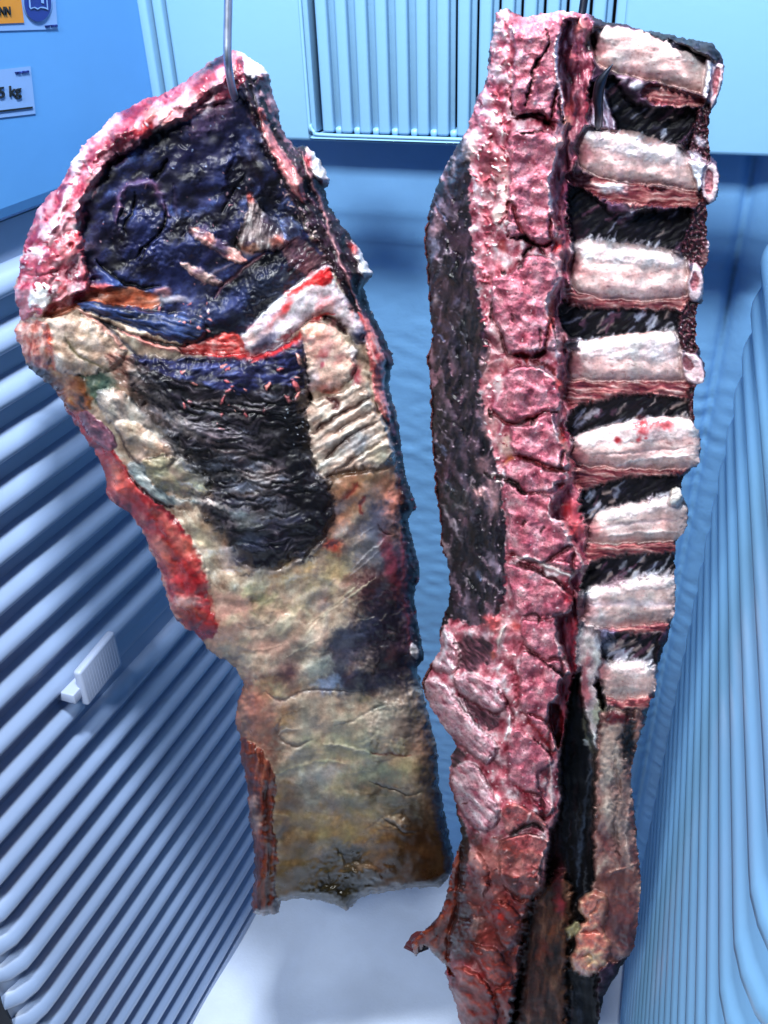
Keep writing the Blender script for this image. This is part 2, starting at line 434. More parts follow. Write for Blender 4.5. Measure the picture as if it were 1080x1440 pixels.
def hull(pts):
    pts = sorted(set((float(a), float(b)) for a, b in pts))
    def half(ps):
        h = []
        for p in ps:
            while len(h) > 1 and (h[-1][0]-h[-2][0])*(p[1]-h[-2][1])-(h[-1][1]-h[-2][1])*(p[0]-h[-2][0]) <= 0: h.pop()
            h.append(p)
        return h
    a, b = half(pts), half(pts[::-1]); return a[:-1]+b[:-1]
class Relief:
    def __init__(s, x0, y0, x1, y1, step=1.0):
        s.x = np.arange(x0, x1, step, dtype=np.float32); s.y = np.arange(y0, y1, step, dtype=np.float32)
        s.X, s.Y = np.meshgrid(s.x, s.y); s.step = step; sh = s.X.shape
        s.H = np.zeros(sh, np.float32); s.C = np.zeros(sh+(3,), np.float32); s.L = np.zeros(sh, np.int16); s.names = {}; s.seed = 0
    def sl(s, P, m):
        P = np.asarray(P); a = np.searchsorted(s.x, P[:, 0].min()-m); b = np.searchsorted(s.x, P[:, 0].max()+m)
        c = np.searchsorted(s.y, P[:, 1].min()-m); d = np.searchsorted(s.y, P[:, 1].max()+m)
        return slice(c, d), slice(a, b)
    def outline(s, P, th=30, r=40, warp=2.0):
        P = catmull(P, 2); X = s.X+warp*fbm(s.X/11, s.Y/11, 301, 2); Y = s.Y+warp*fbm(s.X/11, s.Y/11, 302, 2)
        s.sd = segdist(X, Y, P, True); s.M = s.sd > 0
        g = np.clip(s.sd/(r(s.X, s.Y) if callable(r) else r), 0, 1); s.H = (th*np.sqrt(np.clip(1-(1-g)**2, 0, 1))).astype(np.float32)
    def lab(s, name, mat, parent=None, label=None):
        k = len(s.names)+1; s.names[k] = (name, mat, parent, label); return k
    def P(s, pts, t, lab=0, h=None, add=0.0, r=10, soft=1.2, warp=2.0, ws=9, sm=3, a=1.0, keep=False, keeph=True):
        pts = catmull(pts, sm) if sm > 1 else np.asarray(pts, float)
        q = s.sl(pts, 16+warp*2); s.seed += 1
        X, Y = s.X[q], s.Y[q]
        if X.size == 0: return
        Xw, Yw = (X+warp*fbm(X/ws, Y/ws, 400+s.seed, 3), Y+warp*fbm(X/ws, Y/ws, 500+s.seed, 3)) if warp else (X, Y)
        sd = segdist(Xw, Yw, pts, True)
        al = sst(-soft, soft, sd)*a
        col, dh = t(X, Y)
        s.C[q] = s.C[q]*(1-al[..., None])+col*al[..., None]
        g = np.clip(sd/r, 0, 1); b = np.sqrt(np.clip(1-(1-g)**2, 0, 1))
        if h is not None: s.H[q] = s.H[q]*(1-al)+(h+add*b+dh)*al
        else: s.H[q] += al*dh+add*b*(sd > 0)
        if lab: s.L[q] = np.where(sd > 0, lab, s.L[q])
        return sd, q
    def blobs(s, L, warp=7, ws=22):
        for (x, y, rx, ry, ang, col, a, *dh) in L:
            R_ = max(rx, ry)*1.9; q = s.sl([(x-R_, y-R_), (x+R_, y+R_)], warp); X, Y = s.X[q], s.Y[q]; s.seed += 1
            if X.size == 0: continue
            u, v = rot(X-x+warp*fbm(X/ws, Y/ws, 600+s.seed, 3), Y-y+warp*fbm(X/ws, Y/ws, 700+s.seed, 3), ang)
            d = np.sqrt((u/rx)**2+(v/ry)**2)+0.30*fbm(X/6, Y/6, 800+s.seed, 3)*(1 if min(rx, ry) > 7 else .4); k = sst(1.5, 0.3, d)*a
            k = np.clip(k, 0, 1); s.C[q] = s.C[q]*(1-k[..., None])+np.asarray(col, np.float32)*k[..., None]
            if dh: s.H[q] += dh[0]*k
    def lines(s, L, warp=1.5, ws=8):
        for (pts, w, col, a, dh) in L:
            p = catmull(pts, 4, False); q = s.sl(p, w*3+6); X, Y = s.X[q], s.Y[q]; s.seed += 1
            if X.size == 0: continue
            Xw = X+warp*fbm(X/ws, Y/ws, 900+s.seed, 3); Yw = Y+warp*fbm(X/ws, Y/ws, 950+s.seed, 3)
            d, tt = segdist(Xw, Yw, p, False)
            ww = w*np.clip(np.minimum(tt, 1-tt)*5, 0.25, 1)*(1+0.35*fbm(X/9, Y/9, 970+s.seed, 2))
            k = np.exp(-(d/ww)**2)*a
            if col is not None: s.C[q] = s.C[q]*(1-k[..., None])+np.asarray(col, np.float32)*k[..., None]
            s.H[q] += dh*np.exp(-(d/ww)**2)
    def specks(s, poly, n, size, cols, seed, dh=0.6, lab=0):
        rs = np.random.RandomState(seed); P = catmull(poly, 3); lo, hi = P.min(0), P.max(0); k = 0; tr = 0
        while k < n and tr < n*20:
            tr += 1; x, y = rs.uniform(lo, hi)
            if segdist(np.array([x]), np.array([y]), P, True)[0] < 0: continue
            k += 1; r = rs.uniform(*size)*rs.uniform(.5, 1); c = cols[rs.randint(len(cols))]; an = rs.uniform(0, 180); el = rs.uniform(1, 2.4)
            q = s.sl([(x-r*3, y-r*3), (x+r*3, y+r*3)], 2); X, Y = s.X[q], s.Y[q]
            if X.size == 0: continue
            u, v = rot(X-x, Y-y, an); d = np.sqrt((u/el)**2+(v*1.2)**2)/r + 0.5*perlin(X/(r*.9+.5), Y/(r*.9+.5), k)
            kk = sst(1.15, 0.75, d); s.C[q] = s.C[q]*(1-kk[..., None])+np.asarray(c, np.float32)*kk[..., None]; s.H[q] += dh*kk*r/2
    def mottle(s, poly, n, size, cols, seed, ang=0, dang=90, el=(1, 2.5), a=(.35, .8), dh=.5, warp=4):
        rs = np.random.RandomState(seed); P = catmull(poly, 3); lo, hi = P.min(0), P.max(0); k = 0; tr = 0
        while k < n and tr < n*20:
            tr += 1; x, y = rs.uniform(lo, hi)
            if segdist(np.array([x]), np.array([y]), P, True)[0] < 0: continue
            k += 1; r = rs.uniform(*size); e = rs.uniform(*el)
            s.blobs([(x, y, r*e, r/e**.3, ang+rs.uniform(-dang, dang), cols[rs.randint(len(cols))], rs.uniform(*a), rs.uniform(-dh, dh))], warp, max(6, r))
    def weather(s, seed, big=3.0):
        """drag colour and relief along an irregular field so that no border stays clean; uneven drying"""
        X, Y = s.X, s.Y
        dx = 2.4*fbm(X/20, Y/20, seed, 3); dy = 2.4*fbm(X/20, Y/20, seed+2, 3)
        hh, ww = X.shape; jj, ii = np.mgrid[0:hh, 0:ww]
        fx = np.clip(ii+dx, 0, ww-1.001); fy = np.clip(jj+dy, 0, hh-1.001); x0 = fx.astype(int); y0 = fy.astype(int); u = fx-x0; v = fy-y0
        def samp(A):
            uu, vv = (u[..., None], v[..., None]) if A.ndim == 3 else (u, v)
            return (A[y0, x0]*(1-uu)+A[y0, x0+1]*uu)*(1-vv)+(A[y0+1, x0]*(1-uu)+A[y0+1, x0+1]*uu)*vv
        s.C = samp(s.C); h2 = samp(s.H); s.H = np.where(s.sd > 6, h2, s.H)
        s.L = s.L[np.rint(fy).astype(int), np.rint(fx).astype(int)]
        k = 1+0.16*fbm(X/34, Y/26, seed+4, 4)+0.12*fbm(X/7, Y/7, seed+5, 3)
        warm = 0.05*fbm(X/22, Y/30, seed+6, 3)
        s.C = s.C*k[..., None]*np.stack([1+warm, 1-warm*.4, 1-warm*.6], -1)
        s.H = s.H+big*fbm(X/55, Y/55, seed+7, 3)*np.clip(s.sd/25, 0, 1)
    def smooth(s, n=1):
        for _ in range(n):
            p = np.pad(s.H, 1, mode='edge'); b = (p[:-2, 1:-1]+p[2:, 1:-1]+p[1:-1, :-2]+p[1:-1, 2:]+2*p[1:-1, 1:-1])/6
            s.H = np.where(s.sd > 3, b, s.H)
    def islands(s, small=220):
        """every part is one connected patch: stray bits join the part beside them, a second large patch becomes a part of its own"""
        hh, ww = s.L.shape; lab = np.where(s.M, s.L, 0)
        for it in range(4):
            par = []
            def find(a):
                while par[a] != a: par[a] = par[par[a]]; a = par[a]
                return a
            comp = np.zeros((hh, ww), np.int32); prev = []
            for j in range(hh):
                row = lab[j]; br = np.flatnonzero(np.diff(row))+1; st = np.concatenate([[0], br]); en = np.concatenate([br, [ww]]); cur = []
                pi = 0
                for a, b in zip(st, en):
                    k = len(par); par.append(k); cur.append((a, b, row[a], k))
                i0 = 0
                for (a, b, l, k) in cur:
                    while i0 < len(prev) and prev[i0][1] <= a: i0 += 1
                    i = i0
                    while i < len(prev) and prev[i][0] < b:
                        if prev[i][2] == l:
                            ra, rb = find(prev[i][3]), find(k)
                            if ra != rb: par[rb] = ra
                        i += 1
                    comp[j, a:b] = k
                prev = cur
            root = np.array([find(i) for i in range(len(par))]); comp = root[comp]
            cid, first, cnt = np.unique(comp.ravel(), return_index=True, return_counts=True)
            cl = lab.ravel()[first]; order = np.argsort(-cnt); seen = set(); bad = []
            for o in order:
                l = int(cl[o])
                if l == 0: continue
                if cnt[o] < small and l in seen: bad.append(cid[o]); continue
                if l in seen:
                    k = len(s.names)+1; nm = s.names[l]; s.names[k] = nm[:3]+(None,); lab = np.where(comp == cid[o], k, lab)
                else: seen.add(l)
            if not bad: break
            lab = np.where(np.isin(comp, bad), -1, lab)
            for _ in range(200):
                if not (lab == -1).any(): break
                for sh in ((0, 1), (0, -1), (1, 0), (-1, 0)):
                    r = np.roll(lab, sh, (0, 1)); lab = np.where((lab == -1) & (r > 0), r, lab)
        s.L = lab
    def build(s, parent, n, d0, back, cmul=1.0):
        """n: plane normal to the camera side; points are lifted off the plane by H mm"""
        n = np.asarray(n, float)
        rays = fw[None, None]*FPX + RT*(s.X-540)[..., None] + UP*(720-s.Y)[..., None]
        den = rays@n
        P = rays*((d0+s.H/1000.0)/den)[..., None]
        hh, ww = s.H.shape
        cell = s.M[:-1, :-1] & s.M[1:, :-1] & s.M[:-1, 1:] & s.M[1:, 1:]
        cl = s.L[:-1, :-1]
        idx = np.arange(hh*ww).reshape(hh, ww)
        Cl = np.clip(s.C, 0, 255)/255.0
        Cl = np.where(Cl <= 0.04045, Cl/12.92, ((Cl+0.055)/1.055)**2.4)*cmul
        out = {}
        for k, (name, mat, par, label) in s.names.items():
            m = cell & (cl == k)
            if m.sum() < 6: continue
            j, i = np.nonzero(m)
            q = np.stack([idx[j, i], idx[j+1, i], idx[j+1, i+1], idx[j, i+1]], 1)
            u, inv = np.unique(q, return_inverse=True); inv = inv.reshape(-1)
            me = bpy.data.meshes.new(name)
            me.vertices.add(len(u)); me.vertices.foreach_set('co', P.reshape(-1, 3)[u].astype(np.float32).ravel())
            me.loops.add(len(inv)); me.loops.foreach_set('vertex_index', inv.astype(np.int32))
            nf = len(q); me.polygons.add(nf); me.polygons.foreach_set('loop_start', (np.arange(nf)*4).astype(np.int32))
            me.update(calc_edges=True)
            at = me.attributes.new('tissue', 'FLOAT_COLOR', 'POINT')
            c4 = np.ones((len(u), 4), np.float32); c4[:, :3] = Cl.reshape(-1, 3)[u]; at.data.foreach_set('color', c4.ravel())
            me.shade_smooth()
            pr = out.get(par, parent) if par else parent
            o = bpy.data.objects.new(name, me); COL.objects.link(o); me.materials.append(mat); o.parent = pr
            if pr is parent: o.matrix_parent_inverse = Matrix.Translation(-Vector(parent.location))
            if label: o['label'] = label
            out[k] = o
        # rim and rounded back so that the piece is a closed, thick body
        bname, bmat, thick = back
        e = []
        cp = np.zeros((hh+1, ww+1), bool); cp[1:hh, 1:ww] = cell
        top = cp[1:hh, 1:ww] & ~cp[0:hh-1, 1:ww]; bot = cp[1:hh, 1:ww] & ~cp[2:hh+1, 1:ww]
        lef = cp[1:hh, 1:ww] & ~cp[1:hh, 0:ww-1]; rig = cp[1:hh, 1:ww] & ~cp[1:hh, 2:ww+1]
        for mk, (a, b) in ((top, ((0, 1), (0, 0))), (bot, ((1, 0), (1, 1))), (lef, ((0, 0), (1, 0))), (rig, ((1, 1), (0, 1)))):
            j, i = np.nonzero(mk); e.append(np.stack([idx[j+a[0], i+a[1]], idx[j+b[0], i+b[1]]], 1))
        e = np.concatenate(e); u, inv = np.unique(e, return_inverse=True); inv = inv.reshape(-1, 2)
        gy, gx = np.gradient(np.where(np.abs(s.sd) > 60, 60, s.sd)); gl = np.hypot(gx, gy)+1e-6
        rings = [P.reshape(-1, 3)[u]]; uy, ux = np.unravel_index(u, (hh, ww))
        px, py = s.X.reshape(-1)[u].astype(float), s.Y.reshape(-1)[u].astype(float)
        dirx, diry = (gx/gl).reshape(-1)[u], (gy/gl).reshape(-1)[u]
        for inset, w in ((2, -thick*0.35), (9, -thick*0.72), (22, -thick)):
            rr = fw*FPX+RT*((px+dirx*inset)-540)[:, None]+UP*(720-(py+diry*inset))[:, None]
            rings.append(rr*((d0+w/1000.0)/(rr@n))[:, None])
        V = np.concatenate(rings); m = len(u); F = []
        for k in range(3):
            F.append(np.stack([inv[:, 0]+k*m, inv[:, 0]+(k+1)*m, inv[:, 1]+(k+1)*m, inv[:, 1]+k*m], 1))
        F = np.concatenate(F)
        st_ = 6; sub = (slice(None, None, st_), slice(None, None, st_))
        sdb = s.sd[sub]; Xb, Yb = s.X[sub], s.Y[sub]
        rb = fw*FPX+RT*(Xb-540)[..., None]+UP*(720-Yb)[..., None]
        wb = -thick-12*np.clip(sdb/50, 0, 1)
        Pb = rb*((d0+wb/1000.0)/(rb@n))[..., None]
        h2, w2 = sdb.shape; ib = np.arange(h2*w2).reshape(h2, w2)+len(V)
        mb = (sdb[:-1, :-1] > 6) & (sdb[1:, :-1] > 6) & (sdb[:-1, 1:] > 6) & (sdb[1:, 1:] > 6)
        j, i = np.nonzero(mb)
        F = np.concatenate([F, np.stack([ib[j, i], ib[j, i+1], ib[j+1, i+1], ib[j+1, i]], 1)])
        V = np.concatenate([V, Pb.reshape(-1, 3)])
        used, inv = np.unique(F, return_inverse=True); V = V[used]; F = inv.reshape(-1, 4)
        me = bpy.data.meshes.new(bname)
        me.vertices.add(len(V)); me.vertices.foreach_set('co', V.astype(np.float32).ravel())
        me.loops.add(F.size); me.loops.foreach_set('vertex_index', F.astype(np.int32).ravel())
        me.polygons.add(len(F)); me.polygons.foreach_set('loop_start', (np.arange(len(F))*4).astype(np.int32))
        me.update(calc_edges=True); me.shade_smooth()
        o = bpy.data.objects.new(bname, me); COL.objects.link(o); me.materials.append(bmat); o.parent = parent
        o.matrix_parent_inverse = Matrix.Translation(-Vector(parent.location))
        return out

def tissue(name, rough=0.4, spec=0.5, rvar=0.15, bump=0.35, bs=900, coat=0.0):
    m, nt, b = nodemat(name, rough, spec)
    N = nt.nodes.new; Lk = nt.links.new
    a = N('ShaderNodeAttribute'); a.attribute_name = 'tissue'
    tc = N('ShaderNodeTexCoord')
    n1 = N('ShaderNodeTexNoise'); n1.inputs['Scale'].default_value = bs; n1.inputs['Detail'].default_value = 5; n1.inputs['Roughness'].default_value = 0.65
    Lk(tc.outputs['Object'], n1.inputs['Vector'])
    n2 = N('ShaderNodeTexNoise'); n2.inputs['Scale'].default_value = 70; n2.inputs['Detail'].default_value = 6
    Lk(tc.outputs['Object'], n2.inputs['Vector'])
    hsv = N('ShaderNodeHueSaturation'); mr = N('ShaderNodeMapRange'); mr.inputs['From Min'].default_value = 0.3; mr.inputs['From Max'].default_value = 0.7
    mr.inputs['To Min'].default_value = 0.88; mr.inputs['To Max'].default_value = 1.10
    Lk(n1.outputs['Fac'], mr.inputs['Value']); Lk(mr.outputs['Result'], hsv.inputs['Value']); Lk(a.outputs['Color'], hsv.inputs['Color'])
    Lk(hsv.outputs['Color'], b.inputs['Base Color'])
    m2 = N('ShaderNodeMapRange'); m2.inputs['From Min'].default_value = 0.3; m2.inputs['From Max'].default_value = 0.7
    m2.inputs['To Min'].default_value = max(0.08, rough-rvar); m2.inputs['To Max'].default_value = min(1, rough+rvar)
    Lk(n2.outputs['Fac'], m2.inputs['Value']); Lk(m2.outputs['Result'], b.inputs['Roughness'])
    bp = N('ShaderNodeBump'); bp.inputs['Strength'].default_value = bump; bp.inputs['Distance'].default_value = 0.0008
    Lk(n1.outputs['Fac'], bp.inputs['Height']); Lk(bp.outputs['Normal'], b.inputs['Normal'])
    b.inputs['Coat Weight'].default_value = coat; b.inputs['Coat Roughness'].default_value = 0.25
    return m
M_LEAN = tissue('dried_lean_meat', 0.48, 0.30, 0.12, 0.06)
M_DARKM = tissue('dark_shaded_muscle', 0.6, 0.18, 0.1, 0.1)  # gloss cut so that recessed muscle stays dark, as if shaded
M_FAT = tissue('fat', 0.38, 0.5, 0.15, 0.15)
M_BONE = tissue('cut_bone', 0.55, 0.4, 0.12, 0.18)
M_RIB = tissue('rib_bone', 0.4, 0.28, 0.1, 0.06)
M_FASC = tissue('dried_fascia', 0.36, 0.32, 0.12, 0.05)
M_BARK = tissue('dry_bark', 0.44, 0.5, 0.16, 0.2)
m, nt, b = nodemat('meat_back', 0.5, 0.4)
nz_ = nt.nodes.new('ShaderNodeTexNoise'); nz_.inputs['Scale'].default_value = 60; nz_.inputs['Detail'].default_value = 6
cr = nt.nodes.new('ShaderNodeValToRGB'); cr.color_ramp.elements[0].color = lin4((26, 14, 18)); cr.color_ramp.elements[1].color = lin4((96, 40, 44))
tc = nt.nodes.new('ShaderNodeTexCoord'); nt.links.new(tc.outputs['Object'], nz_.inputs['Vector']); nt.links.new(nz_.outputs['Fac'], cr.inputs['Fac']); nt.links.new(cr.outputs['Color'], b.inputs['Base Color'])
M_MBACK = m

# ------------------------------------------------------------------ left piece: flank cut on a hook
LEAN = [(9, 9, 16), (22, 22, 42), (38, 43, 82), (74, 92, 146)]  # lightest blue steps put the surface sheen into the colour
LEANP = [(12, 7, 13), (32, 18, 32), (58, 34, 54), (100, 72, 100)]
RED = [(96, 18, 30), (150, 36, 46), (190, 74, 80), (226, 160, 164)]
PINK = [(160, 66, 80), (205, 120, 130), (228, 178, 184), (246, 228, 230)]
CREAM = [(140, 112, 96), (186, 160, 140), (208, 188, 174), (226, 214, 208)]
OLIVE = [(118, 94, 80), (164, 140, 122), (188, 170, 152), (206, 196, 184)]
GREY = [(70, 70, 78), (120, 116, 116), (160, 152, 144), (190, 184, 178)]
BROWN = [(38, 20, 14), (78, 44, 30), (112, 70, 48), (146, 102, 74)]
WHITE = [(186, 176, 190), (220, 212, 220), (240, 236, 240), (252, 250, 252)]
BLACK = [(6, 6, 10), (14, 13, 20), (28, 26, 38), (64, 62, 78)]
meatL = empty('hanging_flank', tuple(at_y(430, 1270, 0.47)))
tag(meatL, 'dry-aged beef flank cut with pale fat and dark lean face, hanging from bright hook', 'meat')
A_ = Relief(12, 62, 648, 1296, 1.0)
A_.outline([(300, 84), (318, 72), (335, 71), (352, 80), (372, 96), (381, 106), (382, 125), (392, 152), (393, 170), (404, 192), (418, 206), (432, 204), (450, 226), (463, 250), (462, 262), (456, 266), (461, 282), (470, 300), (482, 318), (497, 336), (508, 352), (515, 368), (525, 386), (516, 398), (514, 412), (525, 440), (538, 467), (551, 495), (553, 510), (548, 545), (557, 575), (563, 610), (566, 640), (573, 675), (584, 705), (585, 718), (577, 726), (576, 740), (581, 762), (591, 800), (588, 820), (583, 832), (587, 870), (595, 910), (598, 926), (588, 938), (599, 985), (609, 1030), (616, 1060), (618, 1100), (626, 1140), (633, 1180), (638, 1206), (634, 1230), (618, 1247), (590, 1250), (555, 1253), (520, 1259), (503, 1266), (487, 1282), (470, 1271), (430, 1265), (397, 1268), (393, 1284), (372, 1288), (356, 1282), (354, 1260), (357, 1220), (355, 1180), (350, 1150), (347, 1110), (342, 1080), (335, 1060), (339, 1045), (334, 1027), (330, 1007), (335, 985), (341, 957), (324, 933), (305, 925), (291, 911), (274, 890), (258, 883), (238, 855), (231, 828), (224, 802), (208, 768), (199, 745), (180, 722), (165, 712), (149, 697), (149, 680), (145, 660), (133, 637), (115, 610), (95, 580), (82, 556), (68, 541), (50, 527), (38, 513), (32, 500), (27, 485), (19, 464), (28, 447), (23, 430), (18, 402), (25, 392), (28, 370), (35, 340), (45, 315), (55, 290), (70, 272), (85, 258), (95, 240), (105, 219), (120, 200), (137, 184), (155, 165), (166, 157), (180, 152), (200, 140), (225, 134), (240, 124), (262, 112), (280, 97)], th=34, r=lambda X, Y: np.interp(Y, [1100, 1230], [46, 12]), warp=2.2)
lF = A_.lab('fascia_sheet', M_FASC, label='olive and cream membrane covering the lower flank')
lN = A_.lab('lean_face', M_LEAN, label='dark blue-black lean cut face')
lR = A_.lab('fat_rim', M_FAT, label='pink and red fat rim along the top edge')
lE = A_.lab('edge_muscle', M_LEAN)
lS = A_.lab('striated_muscle', M_LEAN, label='black ridged skirt muscle')
lB = A_.lab('bone', M_RIB, label='whitish bent bone with a red stripe')
lO = A_.lab('fat_lobe', M_FAT); lP = A_.lab('folded_fat', M_FAT); lQ = A_.lab('red_strip', M_FAT); lW = A_.lab('web', M_FASC)
lC = A_.lab('fat_pad', M_FAT); lD = A_.lab('muscle_slab', M_LEAN); lK = A_.lab('fat_knob', M_FAT); lK2 = A_.lab('fat_knob', M_FAT)
lG = A_.lab('fat_strip', M_FAT); lBr = A_.lab('dried_edge', M_FASC, label='brown dried strip down the left edge'); lTop = A_.lab('top_fat', M_FAT)
lOr = A_.lab('tendon_band', M_FASC); lGa = A_.lab('fat_lobe', M_FAT); lGb = A_.lab('fat_lobe', M_FAT)
full = [(10, 60), (650, 60), (650, 1300), (10, 1300)]
A_.P(full, T(OLIVE, (46, 34), -30, 5, 1.5, 2.2, 0.25, fcol=0.08, bend=20), lF, warp=0, sm=1)
# colour zones of the membrane
A_.blobs([
 (250, 850, 50, 40, 40, (196, 120, 104), .9), (300, 880, 40, 26, 20, (200, 150, 134), .8), (330, 850, 34, 26, 0, (206, 162, 150), .8), (370, 890, 46, 22, -20, (170, 138, 128), .7),
 (350, 830, 18, 12, 0, (214, 204, 166), .9, 1), (372, 850, 26, 16, 10, (158, 152, 112), .85, -1.2), (380, 868, 10, 8, 0, (96, 88, 74), .8, -1.5), (355, 848, 9, 7, 0, (116, 104, 82), .8, -1.5), (400, 880, 40, 10, -30, (208, 196, 178), .8, 1),
 (420, 790, 60, 22, -28, (190, 156, 110), .9), (440, 840, 46, 14, -35, (188, 174, 138), .85), (470, 800, 30, 22, -35, (178, 160, 118), .7), (450, 852, 12, 8, 0, (196, 208, 214), .7),
 (490, 690, 34, 40, 20, (168, 118, 88), .9), (470, 730, 16, 40, 25, (186, 128, 104), .8), (540, 690, 26, 34, 20, (178, 124, 104), .9), (552, 720, 16, 36, 10, (196, 124, 112), .9), (505, 672, 40, 10, 0, (110, 82, 58), .6),
 (520, 705, 16, 30, 15, (122, 108, 106), .7), (530, 735, 20, 36, 10, (66, 70, 92), .9), (525, 780, 34, 30, -30, (92, 94, 108), .85), (560, 790, 22, 40, 10, (52, 50, 72), .85),
 (530, 830, 34, 30, 0, (50, 26, 34), .95), (545, 870, 40, 36, 0, (22, 20, 34), .95, -2), (500, 900, 44, 26, -20, (40, 44, 66), .9), (480, 930, 30, 30, 0, (58, 62, 80), .85), (550, 930, 40, 50, 0, (24, 20, 32), .95, -2), (500, 960, 60, 18, 0, (34, 36, 54), .9), (575, 850, 16, 90, -4, (60, 40, 60), .7),
 (448, 935, 20, 24, 20, (166, 176, 172), .85, 1), (462, 962, 20, 10, 0, (140, 160, 196), .8), (395, 950, 30, 20, -20, (96, 80, 84), .8), (400, 945, 10, 16, 0, (62, 48, 60), .8), (390, 905, 40, 12, -10, (140, 112, 108), .8), (420, 915, 36, 10, -35, (118, 104, 104), .7), (375, 970, 26, 16, 0, (164, 150, 112), .7),
 (345, 990, 22, 40, 0, (150, 104, 92), .85), (360, 1020, 26, 30, 0, (146, 112, 104), .8), (380, 1045, 14, 26, 10, (110, 58, 52), .7), (430, 1000, 44, 18, -10, (132, 120, 108), .7), (425, 1035, 40, 14, -15, (128, 124, 116), .8), (400, 1010, 14, 14, 0, (156, 124, 74), .6),
 (560, 1020, 46, 30, -10, (140, 128, 120), .9, 3), (585, 1020, 24, 34, 0, (120, 102, 98), .7), (560, 1050, 16, 10, 0, (188, 176, 142), .7, 1.5), (500, 1040, 40, 22, 10, (132, 140, 122), .8), (480, 1055, 60, 16, 15, (158, 158, 122), .7), (430, 1075, 40, 12, -15, (164, 150, 112), .7), (600, 1060, 12, 44, 0, (150, 108, 88), .7),
 (560, 1090, 50, 26, 0, (116, 104, 88), .85), (520, 1090, 40, 20, 0, (112, 124, 112), .8), (450, 1090, 40, 18, 0, (140, 142, 146), .8), (430, 1120, 60, 26, 0, (98, 98, 96), .75), (570, 1140, 40, 22, 10, (74, 80, 84), .85), (580, 1160, 20, 20, 0, (56, 62, 68), .7), (520, 1130, 50, 24, 0, (108, 108, 98), .8),
 (480, 1170, 70, 30, 0, (134, 116, 78), .85), (540, 1185, 50, 22, -10, (134, 100, 62), .85), (600, 1190, 34, 34, 0, (66, 44, 26), .95), (590, 1230, 60, 24, 0, (48, 30, 16), .95), (540, 1235, 40, 14, 0, (92, 60, 40), .9), (400, 1130, 20, 50, 0, (84, 62, 50), .7), (410, 1190, 30, 50, 0, (98, 84, 68), .8), (440, 1230, 60, 26, 0, (92, 80, 48), .85), (400, 1250, 40, 18, 0, (88, 66, 38), .8),
 (475, 1220, 34, 24, -30, (24, 26, 18), .97, -4), (490, 1205, 24, 14, -10, (30, 40, 42), .9, -3), (470, 1250, 50, 16, -20, (20, 20, 8), .97, -4), (495, 1262, 24, 16, 0, (26, 24, 10), .95, -3),
 (512, 1230, 30, 10, 0, (170, 128, 104), .9, 3), (510, 1222, 18, 7, 0, (200, 186, 184), .85, 2), (500, 1238, 14, 4, -10, (206, 170, 156), .8), (557, 1156, 16, 5, 8, (222, 206, 184), .9, 3), (478, 1208, 7, 6, 0, (190, 196, 176), .8, 2)], warp=9)
A_.lines([
 ([(455, 1045), (480, 1050), (505, 1056), (520, 1059)], 2.2, (218, 212, 186), .9, 1.4), ([(520, 1057), (545, 1061), (580, 1062)], 1.6, (84, 30, 26), .8, -.8), ([(385, 1090), (420, 1078), (455, 1070), (490, 1075)], 1.8, (186, 178, 140), .6, .6),
 ([(520, 1098), (550, 1110), (575, 1118), (592, 1113)], 1.6, (40, 36, 34), .8, -1.6), ([(535, 1150), (555, 1160), (570, 1172), (590, 1170)], 1.6, (50, 42, 32), .8, -1.6), ([(370, 972), (395, 985), (420, 975), (450, 970), (520, 975)], 1.5, (40, 36, 44), .6, -1.2),
 ([(395, 1010), (390, 1030), (410, 1050), (440, 1040)], 2.2, (70, 52, 50), .6, -1.6), ([(470, 1022), (500, 1012), (520, 1000), (545, 990)], 1.4, (36, 34, 40), .7, -1.2), ([(390, 1035), (402, 1026), (420, 1026)], 1.6, (210, 200, 190), .8, .8),
 ([(425, 900), (450, 870), (490, 840), (530, 810)], 1.3, (214, 202, 176), .85, .6), ([(430, 880), (470, 850), (505, 820)], 1.1, (206, 196, 168), .7, .5), ([(495, 800), (520, 775), (545, 755)], 1.0, (206, 206, 212), .8, .5), ([(485, 815), (515, 790), (540, 765)], .9, (200, 200, 206), .7, .4), ([(505, 755), (525, 740)], .9, (190, 190, 200), .6, .4),
 ([(512, 725), (507, 712), (514, 698)], 2.5, (120, 40, 40), .8, -.6), ([(480, 705), (495, 690), (503, 678)], 4, (120, 48, 42), .8, -.6), ([(530, 738), (538, 748), (552, 752)], 1.2, (20, 14, 16), .9, -1.5), ([(395, 795), (420, 775), (445, 755), (462, 730)], 3, (168, 150, 140), .7, 1),
 ([(330, 905), (360, 915), (400, 905)], 1.3, (206, 176, 160), .7, .6), ([(325, 865), (345, 880), (370, 882)], 1.2, (212, 188, 176), .7, .5), ([(400, 925), (430, 910), (450, 895)], 1.0, (216, 206, 186), .7, .5)])
A_.blobs([(465, 765, 12, 10, 0, (158, 44, 36), .9, -.6), (476, 770, 8, 14, 20, (150, 60, 48), .7), (550, 795, 10, 50, -12, (120, 40, 56), .7)], 5)
for i in range(46):          # fine fibres in the membrane
    rs_ = np.random.RandomState(900+i); x, y = rs_.uniform(345, 590), rs_.uniform(820, 1200); an = math.radians(rs_.normal(-32 if y < 960 else -5, 16)); L_ = rs_.uniform(12, 42)
    A_.lines([([(x, y), (x+L_*.5*math.cos(an), y+L_*.5*math.sin(an)+rs_.normal(0, 2)), (x+L_*math.cos(an), y+L_*math.sin(an))], rs_.uniform(.7, 1.3), (200, 192, 170) if rs_.rand() < .65 else (70, 56, 48), rs_.uniform(.25, .6), .3)])
